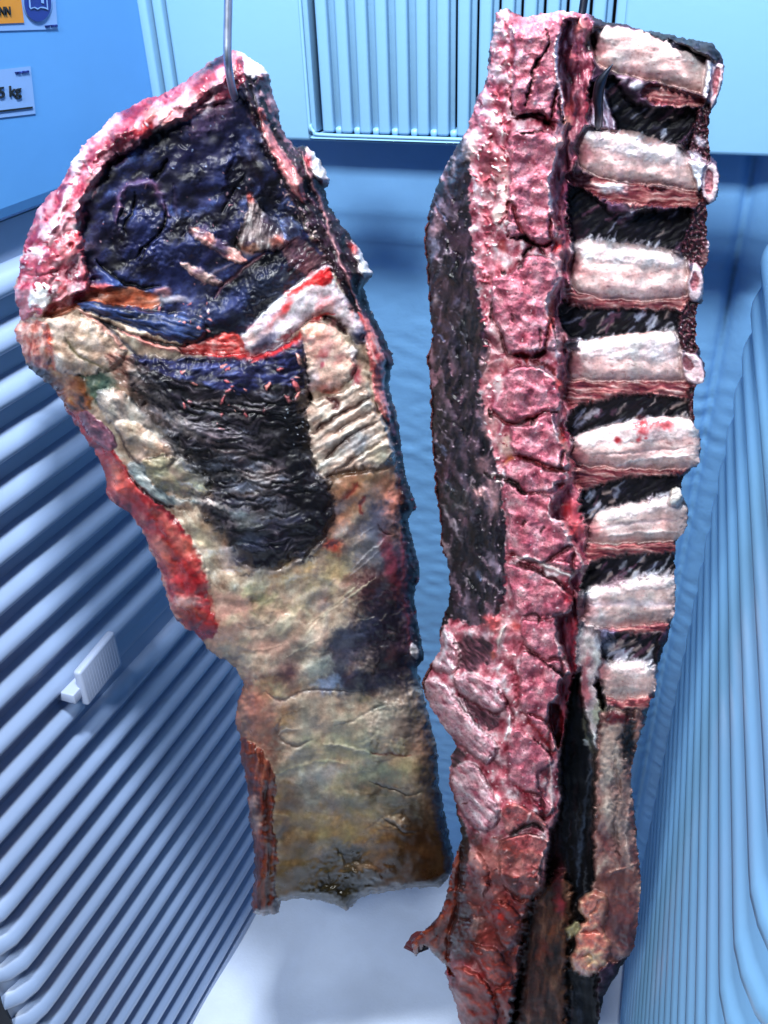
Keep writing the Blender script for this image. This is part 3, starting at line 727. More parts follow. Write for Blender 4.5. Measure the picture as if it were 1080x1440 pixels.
A_.mottle([(300, 830), (440, 820), (440, 960), (360, 960)], 40, (4, 12), [(206, 170, 150), (170, 120, 108), (190, 182, 150), (120, 96, 84), (214, 206, 190)], 504, -30, 40, a=(.2, .5), dh=.6)
A_.mottle([(345, 960), (590, 980), (610, 1120), (350, 1100)], 46, (5, 15), [(150, 148, 140), (110, 104, 96), (166, 156, 118), (120, 84, 72), (96, 104, 100), (186, 180, 158)], 505, -10, 35, a=(.2, .45), dh=.7)
A_.mottle([(380, 1110), (610, 1120), (620, 1240), (400, 1255)], 40, (6, 16), [(120, 92, 58), (84, 62, 40), (146, 124, 84), (60, 46, 30), (104, 98, 84)], 506, -20, 60, a=(.2, .45), dh=.7)
A_.mottle([(470, 680), (560, 680), (580, 900), (470, 960), (440, 860)], 36, (4, 12), [(36, 34, 52), (60, 66, 92), (110, 60, 60), (20, 16, 28), (150, 150, 160), (90, 98, 120)], 507, -45, 30, (1.5, 3), a=(.2, .5), dh=.5)
# brown dried strip, lower left
A_.P([(334, 1040), (345, 1040), (372, 1060), (388, 1095), (384, 1150), (390, 1200), (386, 1250), (394, 1275), (378, 1292), (350, 1288), (350, 1200), (340, 1090)], T([(40, 14, 10), (82, 32, 24), (116, 56, 42), (150, 92, 72)], (7, 60), 4, 4, 1.5, 1.6, .3), lBr, add=4, r=16, warp=4)
A_.blobs([(356, 1130, 9, 12, 0, (190, 170, 170), .8, 1.5), (361, 1158, 8, 16, 0, (172, 150, 146), .8, 1.5), (375, 1186, 6, 4, 0, (150, 100, 80), .7, 1), (340, 1065, 8, 14, 0, (150, 84, 66), .7)], 4)
A_.lines([([(374, 1100), (376, 1160), (380, 1220), (378, 1270)], 4, (34, 14, 10), .7, -2.2)])
# red strip and left-hand fat
A_.P([(80, 556), (118, 576), (140, 608), (165, 640), (195, 682), (240, 722), (275, 770), (296, 812), (290, 840), (305, 880), (290, 900), (262, 885), (238, 855), (228, 820), (205, 765), (185, 730), (160, 708), (148, 695), (146, 660), (115, 610)], T(RED, (30, 16), 48, 4, 1.3, 1.2, .25, bias=-.06, bend=16), lQ, add=2, r=16, warp=4)
A_.blobs([(170, 680, 20, 34, -45, (196, 98, 88), .8), (158, 665, 14, 18, 0, (206, 122, 108), .7), (215, 735, 36, 16, 42, (150, 40, 46), .8), (225, 770, 20, 14, 45, (176, 54, 44), .9), (262, 800, 24, 14, 20, (140, 20, 22), .95, -1.5), (250, 775, 20, 14, 0, (180, 60, 50), .7), (268, 770, 10, 22, -40, (196, 96, 78), .7), (262, 846, 20, 12, 0, (232, 196, 192), .9, 2), (265, 865, 24, 12, 10, (160, 84, 56), .8), (292, 876, 14, 12, 0, (168, 40, 36), .8), (108, 585, 14, 10, 45, (200, 110, 110), .8), (105, 605, 12, 26, -35, (140, 24, 34), .8), (130, 640, 12, 30, -38, (130, 28, 36), .7)], 6)
A_.mottle([(110, 600), (190, 690), (285, 800), (290, 880), (240, 850), (190, 735), (150, 690)], 34, (4, 12), [(150, 30, 38), (196, 100, 92), (120, 16, 26), (206, 130, 120), (176, 60, 58)], 508, 48, 25, (1.5, 3), a=(.35, .75), dh=.8)
A_.lines([([(150, 690), (165, 712), (190, 735), (208, 768), (224, 802), (232, 826), (240, 855), (260, 882), (290, 908)], 3, (226, 196, 192), .75, 2.0)], 3)
A_.lines([([(340, 960), (333, 990), (333, 1010), (338, 1040)], 4, (170, 110, 96), .6, 1.5), ([(290, 905), (310, 922), (338, 950)], 4, (206, 170, 150), .7, 1.8)], 4)
A_.P([(110, 584), (125, 578), (150, 600), (165, 625), (150, 632), (125, 612)], T([(70, 40, 60), (130, 82, 102), (170, 116, 130)], (14, 8), 40), lQ, add=3, r=9)
A_.P([(45, 520), (85, 515), (120, 525), (135, 552), (125, 575), (100, 578), (78, 560)], T([(34, 22, 18), (104, 58, 34), (146, 90, 58), (160, 120, 84)], (22, 12), 40, 4, 1.4, 1.2), lF, add=0, warp=5, soft=4)
A_.P([(112, 520), (150, 525), (168, 545), (150, 570), (130, 560), (120, 540)], T([(30, 44, 42), (70, 84, 74), (110, 112, 92)], (14, 10), 30), lF, warp=5, soft=5)
A_.P([(62, 450), (90, 444), (128, 452), (155, 468), (176, 490), (170, 510), (145, 522), (110, 528), (82, 520), (66, 490)], T(CREAM, (24, 18), 30, 4, 1.2, 1.4, .3), lC, add=5, r=18, warp=4)
A_.P([(20, 462), (40, 450), (68, 455), (72, 490), (66, 520), (45, 515), (32, 500)], T([(120, 40, 34), (190, 110, 96), (214, 160, 150), (226, 196, 188)], (9, 20), 10, 4, 1.5, 1.6), lC, add=2, r=10, warp=3)
A_.lines([([(92, 475), (110, 500), (140, 515), (160, 525)], 2.2, (110, 98, 70), .8, -1.4), ([(70, 470), (72, 500), (78, 520)], 3, (180, 60, 40), .7, -1), ([(45, 480), (40, 500), (45, 512)], 2, (120, 30, 30), .7, -1.4)])
A_.blobs([(48, 522, 18, 8, 30, (20, 14, 18), .95, -3), (62, 528, 16, 7, 30, (24, 16, 18), .9, -3)], 4)
A_.P([(150, 500), (185, 500), (215, 515), (245, 530), (240, 555), (215, 562), (190, 550), (165, 535)], T([(60, 30, 34), (130, 80, 72), (180, 136, 122), (210, 190, 184)], (18, 5), 30, 4, 1.6, 1.4, .5), lC, warp=5, soft=3)
# cream lobes beside the skirt
A_.P([(135, 552), (165, 548), (200, 575), (240, 605), (262, 640), (240, 645), (205, 638), (175, 615), (150, 590)], T(GREY, (34, 12), 36, 4, 1.2, 1.2), lGa, add=3, r=12, warp=4)
A_.P([(160, 600), (180, 590), (215, 610), (245, 632), (240, 655), (205, 660), (185, 640)], T(CREAM, (26, 14), 36, 4, 1.1, 1.0, bias=-.1), lGa, add=3, r=12, warp=3)
A_.P([(200, 648), (235, 640), (275, 650), (295, 672), (300, 690), (280, 698), (245, 695), (215, 680)], T([(92, 92, 82), (136, 132, 110), (168, 158, 130)], (30, 14), 25, 4, 1.2, 1.2), lGb, add=5, r=16, warp=3)
A_.P([(178, 655), (200, 650), (212, 680), (250, 700), (285, 705), (268, 715), (235, 712), (205, 695)], T([(84, 96, 104), (150, 160, 162), (196, 192, 186)], (30, 7), 35, 4, 1.4, 1.2), lGb, add=2, r=8, warp=3)
A_.lines([([(180, 665), (200, 690), (235, 712), (262, 716)], 2, (30, 18, 24), .85, -2.5), ([(160, 600), (172, 618), (182, 640), (205, 655)], 1.6, (60, 50, 54), .7, -1.6), ([(205, 645), (240, 640), (262, 636)], 1.6, (60, 54, 50), .7, -1.5)])
A_.P([(245, 715), (280, 708), (310, 735), (335, 775), (350, 800), (330, 830), (300, 830), (285, 800), (272, 765)], T(OLIVE, (24, 14), 55, 4, 1.2, 1.2, bias=.05), lF, warp=5, soft=4)
A_.blobs([(285, 760, 12, 26, -30, (214, 196, 166), .8), (320, 785, 14, 12, 0, (226, 214, 206), .7, 1), (300, 740, 22, 16, 30, (166, 140, 112), .7)], 5)
# dark lean face; the bluest patches paint its sheen
A_.P([(296, 128), (330, 112), (348, 140), (365, 200), (398, 250), (428, 318), (455, 358), (470, 376), (425, 408), (372, 450), (335, 480), (300, 494), (250, 482), (200, 462), (150, 444), (112, 432), (126, 398), (118, 360), (110, 318), (113, 285), (130, 258), (155, 226), (190, 205), (215, 186), (245, 172), (272, 152)], T(LEAN, (50, 24), -35, 5, 1.7, 1.1, .2, fcol=.25, bias=-.05), lN, h=28, warp=4, soft=2.5)
A_.blobs([(290, 205, 60, 40, 0, (30, 30, 58), .8), (270, 255, 60, 34, 0, (24, 24, 50), .7), (300, 250, 28, 22, 0, (40, 46, 88), .8, 2), (240, 200, 24, 14, -20, (16, 14, 30), .8, -2), (290, 170, 34, 16, -20, (92, 70, 104), .8, 2), (310, 150, 26, 10, -15, (120, 92, 116), .8, 2), (340, 150, 10, 40, 6, (34, 36, 66), .8), (330, 250, 10, 60, 4, (14, 12, 26), .85, -3), (195, 330, 30, 36, 10, (34, 40, 84), .7, 4), (255, 340, 50, 24, -25, (38, 46, 92), .75, 4), (165, 310, 20, 40, 0, (24, 24, 52), .8), (135, 340, 14, 40, 0, (40, 30, 60), .6), (150, 395, 20, 16, 30, (52, 70, 130), .8, 3), (125, 400, 16, 20, 0, (70, 50, 90), .7, 2), (345, 230, 14, 30, -10, (20, 18, 34), .8, -2), (370, 230, 20, 30, 30, (28, 28, 50), .7), (375, 290, 26, 20, 30, (12, 14, 24), .9, -4), (250, 385, 40, 20, -30, (30, 36, 74), .7), (290, 395, 26, 16, -40, (70, 76, 120), .6), (340, 200, 10, 18, 0, (70, 84, 140), .6)], 8)
A_.lines([
 ([(163, 315), (168, 285), (176, 265), (195, 257), (218, 262), (228, 285), (238, 305)], 5.5, (122, 84, 116), .85, 2.2), ([(172, 270), (164, 300), (162, 315)], 4, (100, 80, 120), .7, 1), ([(236, 225), (226, 240), (212, 252)], 3.5, (8, 8, 14), .9, -3), ([(208, 252), (222, 250)], 2.5, (8, 8, 12), .9, -2.5),
 ([(190, 270), (186, 300), (175, 320), (178, 330)], 2, (10, 10, 16), .9, -3), ([(232, 285), (233, 310), (222, 330), (200, 350), (190, 365)], 1.8, (8, 8, 14), .95, -3), ([(218, 330), (208, 348), (195, 370)], 2, (10, 10, 16), .8, -2), ([(135, 365), (150, 378), (172, 395), (200, 404), (225, 402)], 3, (8, 8, 14), .95, -4), ([(245, 260), (246, 290), (250, 310)], 3, (54, 44, 72), .6, -1.5),
 ([(310, 300), (330, 270), (345, 245)], 2.5, (10, 10, 18), .8, -2), ([(330, 345), (345, 320), (352, 290), (355, 275)], 3, (10, 10, 16), .85, -3), ([(255, 332), (262, 326)], 2.5, (30, 10, 16), .9, -2), ([(280, 400), (300, 385), (330, 370)], 2.5, (150, 120, 120), .5, .8)])
A_.P([(266, 318), (280, 320), (305, 335), (332, 352), (348, 368), (330, 370), (300, 352), (270, 332)], T([(150, 86, 86), (200, 146, 140), (226, 196, 190)], (20, 6), 32, 4, 1.4, 1.0), lW, add=3, r=7, warp=3)
A_.P([(255, 368), (272, 372), (300, 388), (315, 398), (298, 402), (270, 388)], T([(130, 86, 90), (190, 150, 146), (214, 186, 180)], (20, 6), 30), lW, add=2, r=6, warp=3)
A_.P([(352, 272), (362, 285), (378, 305), (398, 328), (410, 340), (388, 352), (360, 356), (335, 345), (340, 315), (348, 290)], T([(54, 46, 54), (120, 104, 106), (170, 156, 156), (206, 196, 196)], (6, 40), 12, 4, 1.7, 1.4, .3), lW, add=5, r=16, warp=3)
A_.blobs([(353, 278, 5, 7, 0, (206, 90, 84), .9), (392, 340, 12, 8, 20, (210, 112, 96), .9, 1), (414, 345, 16, 12, 30, (110, 76, 84), .8), (350, 350, 16, 8, 20, (176, 116, 90), .7)], 4)
A_.P([(392, 312), (410, 306), (426, 322), (420, 335), (402, 336)], T([(50, 56, 92), (96, 110, 156), (160, 170, 196)], (10, 6), 30), lW, add=2, r=8)
A_.P([(395, 345), (420, 335), (445, 352), (462, 368), (440, 385), (415, 380), (400, 362)], T([(40, 26, 40), (92, 62, 74), (150, 112, 116)], (22, 5), -40, 4, 1.4, 1), lW, warp=3, soft=2.5)
A_.blobs([(330, 440, 60, 34, -35, (16, 20, 30), .8, 3), (380, 400, 46, 26, -35, (22, 28, 44), .8, 5), (300, 440, 22, 16, 0, (54, 66, 120), .6, 1), (330, 425, 20, 12, -30, (52, 64, 116), .6)], 8)
A_.lines([([(302, 420), (318, 398), (345, 375), (375, 355)], 3, (150, 86, 90), .6, -1.6)])
A_.mottle([(140, 300), (200, 230), (320, 170), (350, 300), (330, 420), (180, 400), (130, 360)], 46, (5, 14), [(10, 9, 18), (14, 12, 24), (52, 60, 110), (40, 40, 80), (60, 50, 80)], 501, -40, 40, dh=1.2)
A_.mottle([(350, 130), (380, 220), (430, 320), (380, 330), (350, 250)], 24, (4, 10), [(12, 10, 18), (60, 70, 116), (90, 70, 90), (30, 22, 34)], 502, 60, 20, (1.5, 3), dh=1)
# tendon band and slab below it
A_.P([(60, 440), (95, 418), (130, 408), (175, 404), (208, 410), (226, 420), (216, 433), (175, 430), (140, 428), (108, 432), (85, 446)], T([(104, 40, 28), (150, 70, 46), (180, 104, 78), (206, 140, 120)], (40, 8), -4, 4, 1.3, .8, .2), lOr, h=27, warp=2, soft=2)
A_.lines([([(40, 440), (75, 432), (105, 414), (135, 404), (160, 402)], 4.5, (206, 96, 96), .85, 2), ([(50, 445), (80, 436), (110, 426)], 3, (190, 110, 100), .8, 2.5), ([(120, 402), (140, 406), (158, 405)], 2, (196, 60, 56), .8, 1)])
A_.P([(108, 428), (135, 425), (175, 432), (225, 440), (268, 444), (290, 455), (278, 480), (245, 480), (205, 466), (165, 452), (130, 440)], T([(10, 12, 22), (26, 36, 66), (48, 64, 112), (84, 104, 156)], (40, 7), 14, 4, 1.4, 1.8, .4), lD, h=31, add=4, r=10, warp=2)
A_.lines([([(112, 440), (150, 455), (190, 472), (232, 484), (262, 488)], 2.6, (8, 8, 14), .9, -4), ([(165, 462), (195, 476), (225, 488), (262, 494), (300, 492)], 3.2, (206, 130, 124), .85, 2), ([(135, 448), (160, 468), (185, 492), (200, 505)], 2.5, (30, 36, 60), .6, -2), ([(105, 432), (135, 452), (165, 480), (178, 492)], 3, (214, 150, 140), .75, 2)])
A_.P([(250, 488), (285, 480), (312, 470), (335, 472), (350, 500), (330, 502), (290, 500), (262, 500)], T([(130, 24, 26), (180, 60, 58), (214, 120, 116), (226, 170, 164)], (14, 6), 0, 4, 1.5, 1.4), lG, h=29, warp=3)
A_.specks([(215, 428), (300, 430), (300, 470), (230, 440)], 14, (1.5, 3.5), [(206, 130, 130), (226, 214, 220), (180, 100, 104)], 5)
A_.blobs([(245, 422, 26, 5, 0, (206, 200, 214), .75, 1), (228, 412, 12, 7, 0, (196, 130, 130), .8, 2)], 4)
# skirt: ridged black muscle
A_.P([(190, 505), (225, 508), (270, 502), (320, 506), (365, 494), (418, 478), (432, 505), (432, 560), (436, 610), (448, 655), (466, 690), (470, 725), (452, 760), (424, 785), (390, 800), (352, 797), (328, 775), (302, 742), (282, 708), (296, 690), (288, 672), (262, 640), (235, 612), (205, 575), (180, 535)], T([(8, 8, 12), (20, 18, 26), (46, 42, 52), (128, 120, 126)], (60, 6), 8, 5, 1.5, 1.0, .2, bend=30, bias=-.1, ho=3), lS, add=10, r=54, warp=9, ws=16, soft=11)
A_.mottle([(220, 560), (300, 560), (420, 560), (440, 680), (380, 770), (320, 740), (260, 640)], 60, (3, 7), [(130, 122, 130), (96, 84, 86), (5, 5, 9), (6, 6, 10), (110, 116, 134), (150, 140, 140)], 509, 6, 14, (2.5, 5), a=(.4, .8), dh=1)
A_.P([(185, 498), (225, 506), (290, 503), (345, 500), (400, 484), (425, 478), (432, 510), (424, 545), (385, 540), (345, 552), (310, 548), (270, 535), (228, 525)], T([(12, 12, 24), (24, 25, 50), (40, 44, 86), (70, 80, 130)], (34, 9), -4, 5, 1.5, 1.3, .3), lS, warp=4, soft=3)
A_.specks([(230, 500), (300, 505), (420, 490), (420, 560), (330, 620), (270, 580), (225, 540)], 32, (1.6, 5), [(206, 130, 124), (190, 108, 112), (170, 84, 90), (220, 160, 150)], 8, 1.2)
for i in range(60):
    rs_ = np.random.RandomState(40+i); x = rs_.uniform(215, 400); y = 555+rs_.uniform(0, 1)*210; L_ = rs_.uniform(20, 75); k = (x-330)*0.0009
    p = [(x+t*L_, y+t*L_*.10-math.sin(t*3.1)*(-6)+((x+t*L_-320)**2)*-0.0009*1.0) for t in (0, .33, .66, 1)]
    p = [(a, b) for a, b in p if 228+(b-560)*.52 < a < 450]
    if len(p) < 3: continue
    A_.lines([(p, rs_.uniform(.8, 1.8), (168, 162, 172) if rs_.rand() < .6 else (120, 104, 108), rs_.uniform(.3, .8), .9)])
    A_.lines([([(a, b+4) for a, b in p], 1.6, (4, 4, 8), .7, -.8)])
A_.blobs([(240, 590, 50, 8, 22, (120, 116, 126), .55, 1), (280, 608, 60, 8, 8, (132, 126, 138), .6, 1.5), (330, 640, 40, 8, 0, (110, 92, 92), .55, 1), (370, 668, 40, 10, -8, (120, 100, 96), .5, 1), (350, 690, 34, 8, -4, (96, 84, 80), .5), (300, 660, 40, 20, 20, (6, 6, 10), .8, -2), (420, 640, 18, 70, -4, (6, 7, 14), .85, -1), (430, 720, 30, 40, -20, (8, 8, 16), .8), (350, 735, 20, 12, 0, (92, 100, 98), .6), (330, 720, 22, 8, 0, (98, 112, 116), .5), (405, 735, 10, 10, 0, (104, 98, 92), .6), (355, 755, 22, 8, 0, (96, 110, 140), .6), (345, 785, 24, 10, -10, (98, 102, 140), .6), (380, 770, 46, 22, -20, (14, 14, 28), .7), (395, 600, 24, 40, 0, (8, 8, 14), .7), (325, 775, 14, 6, 20, (220, 216, 222), .7, 1)], 7)
A_.lines([([(330, 785), (352, 800), (392, 803), (430, 785), (458, 757)], 3.2, (196, 188, 186), .7, 1.6), ([(434, 500), (436, 560), (440, 620), (452, 665)], 3, (8, 6, 10), .8, -4)])
A_.specks([(400, 560), (432, 560), (440, 640), (410, 640)], 14, (.8, 1.6), [(220, 226, 240)], 15, .6)
A_.mottle([(190, 520), (235, 560), (290, 650), (320, 740), (345, 790), (300, 745), (262, 680), (225, 610)], 46, (2.5, 6), [(196, 184, 176), (150, 140, 140), (120, 126, 140), (14, 13, 20), (210, 200, 196), (90, 84, 86)], 515, 30, 16, (3, 6), a=(.4, .85), dh=.7)
A_.mottle([(290, 640), (430, 640), (455, 700), (440, 765), (390, 795), (340, 780), (300, 720)], 40, (3, 8), [(110, 112, 122), (84, 90, 96), (140, 134, 138), (60, 62, 84), (8, 8, 14), (120, 128, 150)], 516, -4, 14, (2, 5), a=(.3, .7), dh=.7)
A_.mottle([(300, 760), (350, 800), (420, 795), (460, 750), (470, 780), (400, 825), (320, 810)], 26, (3, 7), [(206, 196, 180), (170, 150, 130), (30, 28, 40), (190, 184, 186)], 517, -15, 20, (2, 4), a=(.4, .8), dh=.5)
# edge muscle down the right-hand side
A_.P([(340, 100), (384, 102), (396, 160), (425, 202), (460, 250), (490, 320), (528, 386), (520, 420), (556, 500), (553, 560), (570, 640), (590, 715), (597, 800), (602, 925), (590, 940), (578, 925), (576, 860), (572, 800), (566, 740), (562, 690), (556, 640), (545, 595), (532, 540), (516, 488), (495, 440), (470, 385), (452, 352), (430, 318), (400, 262), (372, 210), (352, 150)], T([(8, 6, 10), (24, 14, 22), (44, 26, 40), (92, 62, 84)], (8, 26), -28, 5, 1.5, 2.0, .8, spk=[(.62, 4, (200, 190, 190), .6)]), lE, warp=4, soft=2)
A_.P([(332, 74), (352, 78), (372, 94), (384, 108), (378, 116), (362, 112), (345, 106), (336, 95)], T(WHITE, (12, 10), 20, 4, 1.2, 1), lTop, add=3, r=8, warp=3)
A_.P([(362, 108), (382, 108), (390, 140), (398, 172), (412, 205), (398, 196), (384, 170), (370, 140)], T([(60, 30, 46), (128, 82, 96), (180, 146, 156)], (6, 20), -20, 4, 1.5, 1.4), lTop, warp=3)
A_.P([(362, 155), (370, 155), (378, 175), (395, 205), (412, 232), (428, 262), (430, 285), (412, 270), (392, 235), (372, 195)], T([(130, 50, 60), (186, 110, 112), (214, 170, 168)], (6, 26), -30, 4, 1.4, 1.2), lG, add=3, r=6, warp=2)
A_.lines([([(425, 212), (432, 240), (446, 272), (458, 305), (470, 345), (492, 400), (512, 450)], 2.6, (196, 140, 146), .85, 2.5), ([(350, 200), (345, 215), (352, 225)], 5, (86, 96, 140), .6, 1), ([(356, 120), (362, 135), (364, 150)], 3, (150, 150, 180), .7, 1.5)])
A_.P([(430, 208), (442, 212), (455, 232), (463, 250), (452, 258), (440, 246), (434, 230)], T(WHITE, (10, 10), 0, 3, 1.0, .8), lK, add=6, r=8, warp=2)
A_.blobs([(434, 224, 5, 12, -10, (196, 70, 84), .8), (456, 258, 8, 8, 0, (130, 40, 56), .8), (440, 207, 12, 3, 20, (60, 20, 30), .8)], 3)
A_.P([(494, 340), (506, 350), (516, 368), (524, 386), (512, 390), (504, 378)], T(WHITE, (10, 10), 0, 3, 1.0, .8), lK2, add=6, r=8, warp=2)
A_.blobs([(497, 350, 5, 12, -25, (190, 60, 60), .8), (516, 394, 9, 6, 0, (120, 24, 40), .9), (547, 505, 7, 12, 0, (80, 16, 24), .8)], 3)
A_.P([(502, 440), (514, 448), (530, 470), (541, 505), (541, 550), (550, 590), (540, 588), (528, 560), (520, 515), (512, 478)], T([(160, 60, 62), (206, 118, 118), (226, 180, 180)], (6, 40), -18, 4, 1.4, 1), lG, add=4, r=7, warp=2.5)
A_.lines([([(566, 740), (568, 800), (574, 860), (578, 920)], 4, (120, 50, 64), .6, 1.2), ([(545, 600), (558, 660), (564, 720)], 3, (60, 26, 22), .7, -1)])
A_.specks([(575, 700), (592, 715), (598, 900), (585, 930), (578, 800)], 16, (1.5, 4), [(140, 60, 76), (190, 130, 140), (100, 30, 44)], 21, 1.5)
A_.P([(578, 905), (588, 912), (587, 926), (578, 922)], T(WHITE, (6, 6)), lE, add=2, r=4)
# bone, red seams
A_.P([(340, 472), (368, 444), (400, 416), (432, 394), (461, 372), (470, 392), (490, 424), (508, 456), (513, 476), (502, 484), (488, 464), (470, 446), (455, 440), (432, 452), (412, 472), (386, 490), (362, 499), (346, 496)], T([(176, 150, 168), (206, 190, 202), (222, 212, 218), (238, 232, 236)], (40, 16), -38, 4, 1.1, .8, .15), lB, h=32, add=6, r=14, warp=3, soft=2.5)
A_.P([(398, 414), (430, 394), (460, 376), (467, 388), (462, 400), (436, 402), (412, 414)], T([(150, 14, 22), (196, 40, 44), (214, 90, 86)], (12, 6), -30, 4, 1.4, .6), lB, warp=4, soft=2.5)
A_.blobs([(403, 432, 6, 16, 30, (190, 40, 44), .8), (372, 482, 22, 10, -35, (70, 66, 90), .9), (352, 478, 8, 8, 0, (206, 160, 150), .6), (506, 472, 10, 10, 0, (30, 34, 60), .9), (494, 438, 4, 8, -20, (196, 120, 110), .6)], 4)
A_.lines([([(342, 472), (366, 446), (398, 416), (430, 393), (458, 373)], 2.2, (248, 246, 250), .95, 1.5), ([(300, 500), (330, 500), (362, 502), (395, 492), (425, 470), (448, 446), (470, 440)], 3.6, (190, 40, 44), .9, -1), ([(310, 478), (332, 472), (342, 485)], 3, (200, 56, 52), .8, 1), ([(455, 446), (472, 452), (488, 470)], 4.5, (30, 8, 14), .92, -5), ([(440, 455), (455, 444)], 3, (170, 40, 44), .7, -1)])
A_.P([(424, 464), (436, 454), (452, 453), (472, 464), (492, 488), (500, 508), (494, 532), (472, 548), (450, 548), (434, 530), (430, 500)], T([(196, 140, 124), (214, 170, 156), (222, 192, 176), (232, 212, 200)], (30, 24), 20, 4, 1.1, 1.2, .2), lO, h=34, add=6, r=22, warp=3, soft=3)
A_.blobs([(440, 470, 12, 12, 0, (214, 138, 116), .7), (437, 478, 6, 5, 0, (244, 230, 222), .8, 1), (455, 500, 8, 20, 30, (220, 200, 206), .6), (452, 514, 4, 4, 0, (190, 60, 90), .6), (496, 498, 5, 11, 0, (220, 206, 210), .9, 2), (460, 548, 14, 6, 10, (170, 60, 50), .7), (503, 530, 8, 18, 0, (120, 30, 46), .8), (440, 535, 8, 16, 0, (206, 196, 214), .6)], 4)
A_.P([(436, 566), (470, 556), (505, 540), (518, 556), (530, 578), (546, 606), (553, 640), (540, 656), (500, 660), (458, 672), (442, 645), (434, 606)], T([(140, 112, 100), (186, 162, 148), (208, 192, 180), (224, 216, 210)], (40, 10), -32, 4, 1.3, 2.2, .3), lP, h=34, add=4, r=16, warp=4, soft=3)
A_.lines([([(440, 610), (468, 588), (500, 572), (518, 560)], 3, (60, 34, 30), .85, -3.5), ([(455, 650), (480, 622), (505, 606), (530, 594)], 2.6, (66, 40, 36), .8, -3.5), ([(470, 664), (500, 645), (535, 622)], 2.4, (74, 56, 50), .75, -3), ([(475, 605), (500, 590), (520, 580)], 2, (110, 90, 84), .6, -2), ([(460, 672), (500, 662), (545, 660)], 3, (60, 40, 28), .7, -2.5), ([(500, 640), (510, 625), (515, 612)], 5, (80, 84, 96), .6, -1), ([(460, 560), (475, 568), (468, 575)], 4, (60, 14, 18), .85, -2)])
A_.blobs([(500, 622, 24, 12, -30, (176, 190, 206), .55), (530, 640, 16, 14, 0, (206, 196, 170), .6, 1.5)], 4)
A_.mottle([(335, 480), (400, 410), (465, 372), (515, 475), (500, 540), (440, 555), (425, 490), (360, 505)], 30, (3, 8), [(206, 120, 120), (190, 70, 72), (226, 190, 190), (214, 150, 140), (170, 60, 66)], 520, -35, 30, (1.3, 3), a=(.25, .55), dh=.5)
A_.mottle([(60, 450), (160, 470), (230, 600), (290, 690), (200, 680), (130, 560), (70, 520)], 36, (4, 10), [(196, 176, 160), (150, 130, 118), (214, 200, 190), (120, 100, 92), (180, 140, 124)], 521, 40, 25, (1.5, 3.5), a=(.3, .6), dh=.6)
# fat rim along the top-left edge
A_.P([(24, 444), (24, 380), (42, 318), (58, 286), (92, 244), (108, 214), (136, 182), (176, 152), (238, 122), (285, 92), (320, 68), (342, 84), (340, 120), (322, 140), (292, 152), (262, 170), (240, 172), (215, 184), (192, 206), (158, 224), (138, 254), (122, 278), (112, 308), (118, 350), (126, 396), (112, 424), (80, 432), (50, 444)], T([(96, 16, 34), (158, 52, 70), (200, 112, 126), (232, 190, 198)], (20, 13), -50, 5, 1.7, 1.5, .3), lR, add=3, r=14, warp=3.5)
A_.blobs([(60, 372, 24, 20, 0, (176, 84, 104), .8, 2), (72, 285, 12, 26, 30, (140, 26, 44), .9, -1), (168, 208, 30, 14, -35, (64, 12, 28), .95, -3), (150, 222, 18, 12, -40, (84, 18, 36), .8, -2), (128, 262, 10, 16, 20, (150, 22, 30), .8), (200, 180, 12, 12, 0, (176, 26, 34), .9), (186, 156, 22, 10, -20, (120, 22, 44), .85), (214, 158, 14, 12, 0, (214, 130, 122), .8, 1.5), (236, 165, 16, 10, 0, (190, 64, 60), .8), (140, 186, 34, 9, -40, (216, 206, 222), .9, 2), (160, 165, 14, 5, -30, (180, 176, 206), .8), (110, 225, 10, 20, 30, (240, 226, 236), .9, 2), (262, 140, 22, 10, -25, (232, 212, 208), .9, 2), (285, 120, 22, 12, -30, (160, 50, 62), .8), (305, 128, 22, 14, -10, (120, 56, 80), .7), (300, 90, 24, 8, -38, (34, 12, 24), .95, -2), (328, 112, 10, 14, 0, (60, 14, 30), .85, -2), (110, 400, 10, 20, 0, (150, 70, 100), .7), (96, 350, 14, 20, 0, (206, 116, 124), .8, 2), (103, 330, 8, 8, 0, (206, 56, 70), .7), (100, 345, 3, 5, 0, (120, 8, 24), .9, -1.5), (150, 232, 5, 5, 0, (40, 6, 16), .9, -2), (60, 330, 18, 12, -30, (226, 200, 216), .8, 1), (88, 410, 8, 10, 0, (206, 70, 76), .8), (36, 430, 12, 14, 0, (214, 150, 160), .6)], 5)
A_.lines([([(122, 206), (106, 236), (98, 262), (88, 290), (76, 318), (62, 338)], 4, (246, 232, 240), .9, 2.4), ([(112, 290), (100, 300), (90, 318), (86, 340)], 4, (232, 180, 190), .7, 1.6), ([(30, 380), (45, 388), (70, 384), (88, 380)], 1.8, (110, 20, 40), .8, -2), ([(230, 150), (255, 150), (280, 148), (300, 142)], 2.4, (226, 190, 200), .7, 1.4), ([(260, 160), (280, 150), (305, 148), (322, 146)], 2.2, (60, 16, 34), .7, -2), ([(225, 185), (240, 172), (262, 166)], 4, (206, 150, 150), .8, 1.6)], 2.5)
A_.P([(44, 404), (58, 398), (72, 400), (75, 416), (66, 432), (50, 434), (40, 430)], T([(240, 238, 244), (252, 252, 254), (255, 255, 255)], (8, 8)), lR, add=2, r=6, warp=3)
RIMP = [(28, 430), (40, 330), (70, 280), (115, 212), (180, 155), (240, 128), (320, 76), (335, 120), (262, 165), (195, 200), (140, 250), (118, 300), (124, 390), (60, 430)]
A_.mottle(RIMP, 60, (3, 9), [(240, 220, 228), (226, 176, 188), (120, 20, 40), (84, 12, 30), (196, 90, 104), (206, 140, 150)], 503, -50, 40, a=(.4, .85), dh=1.2)
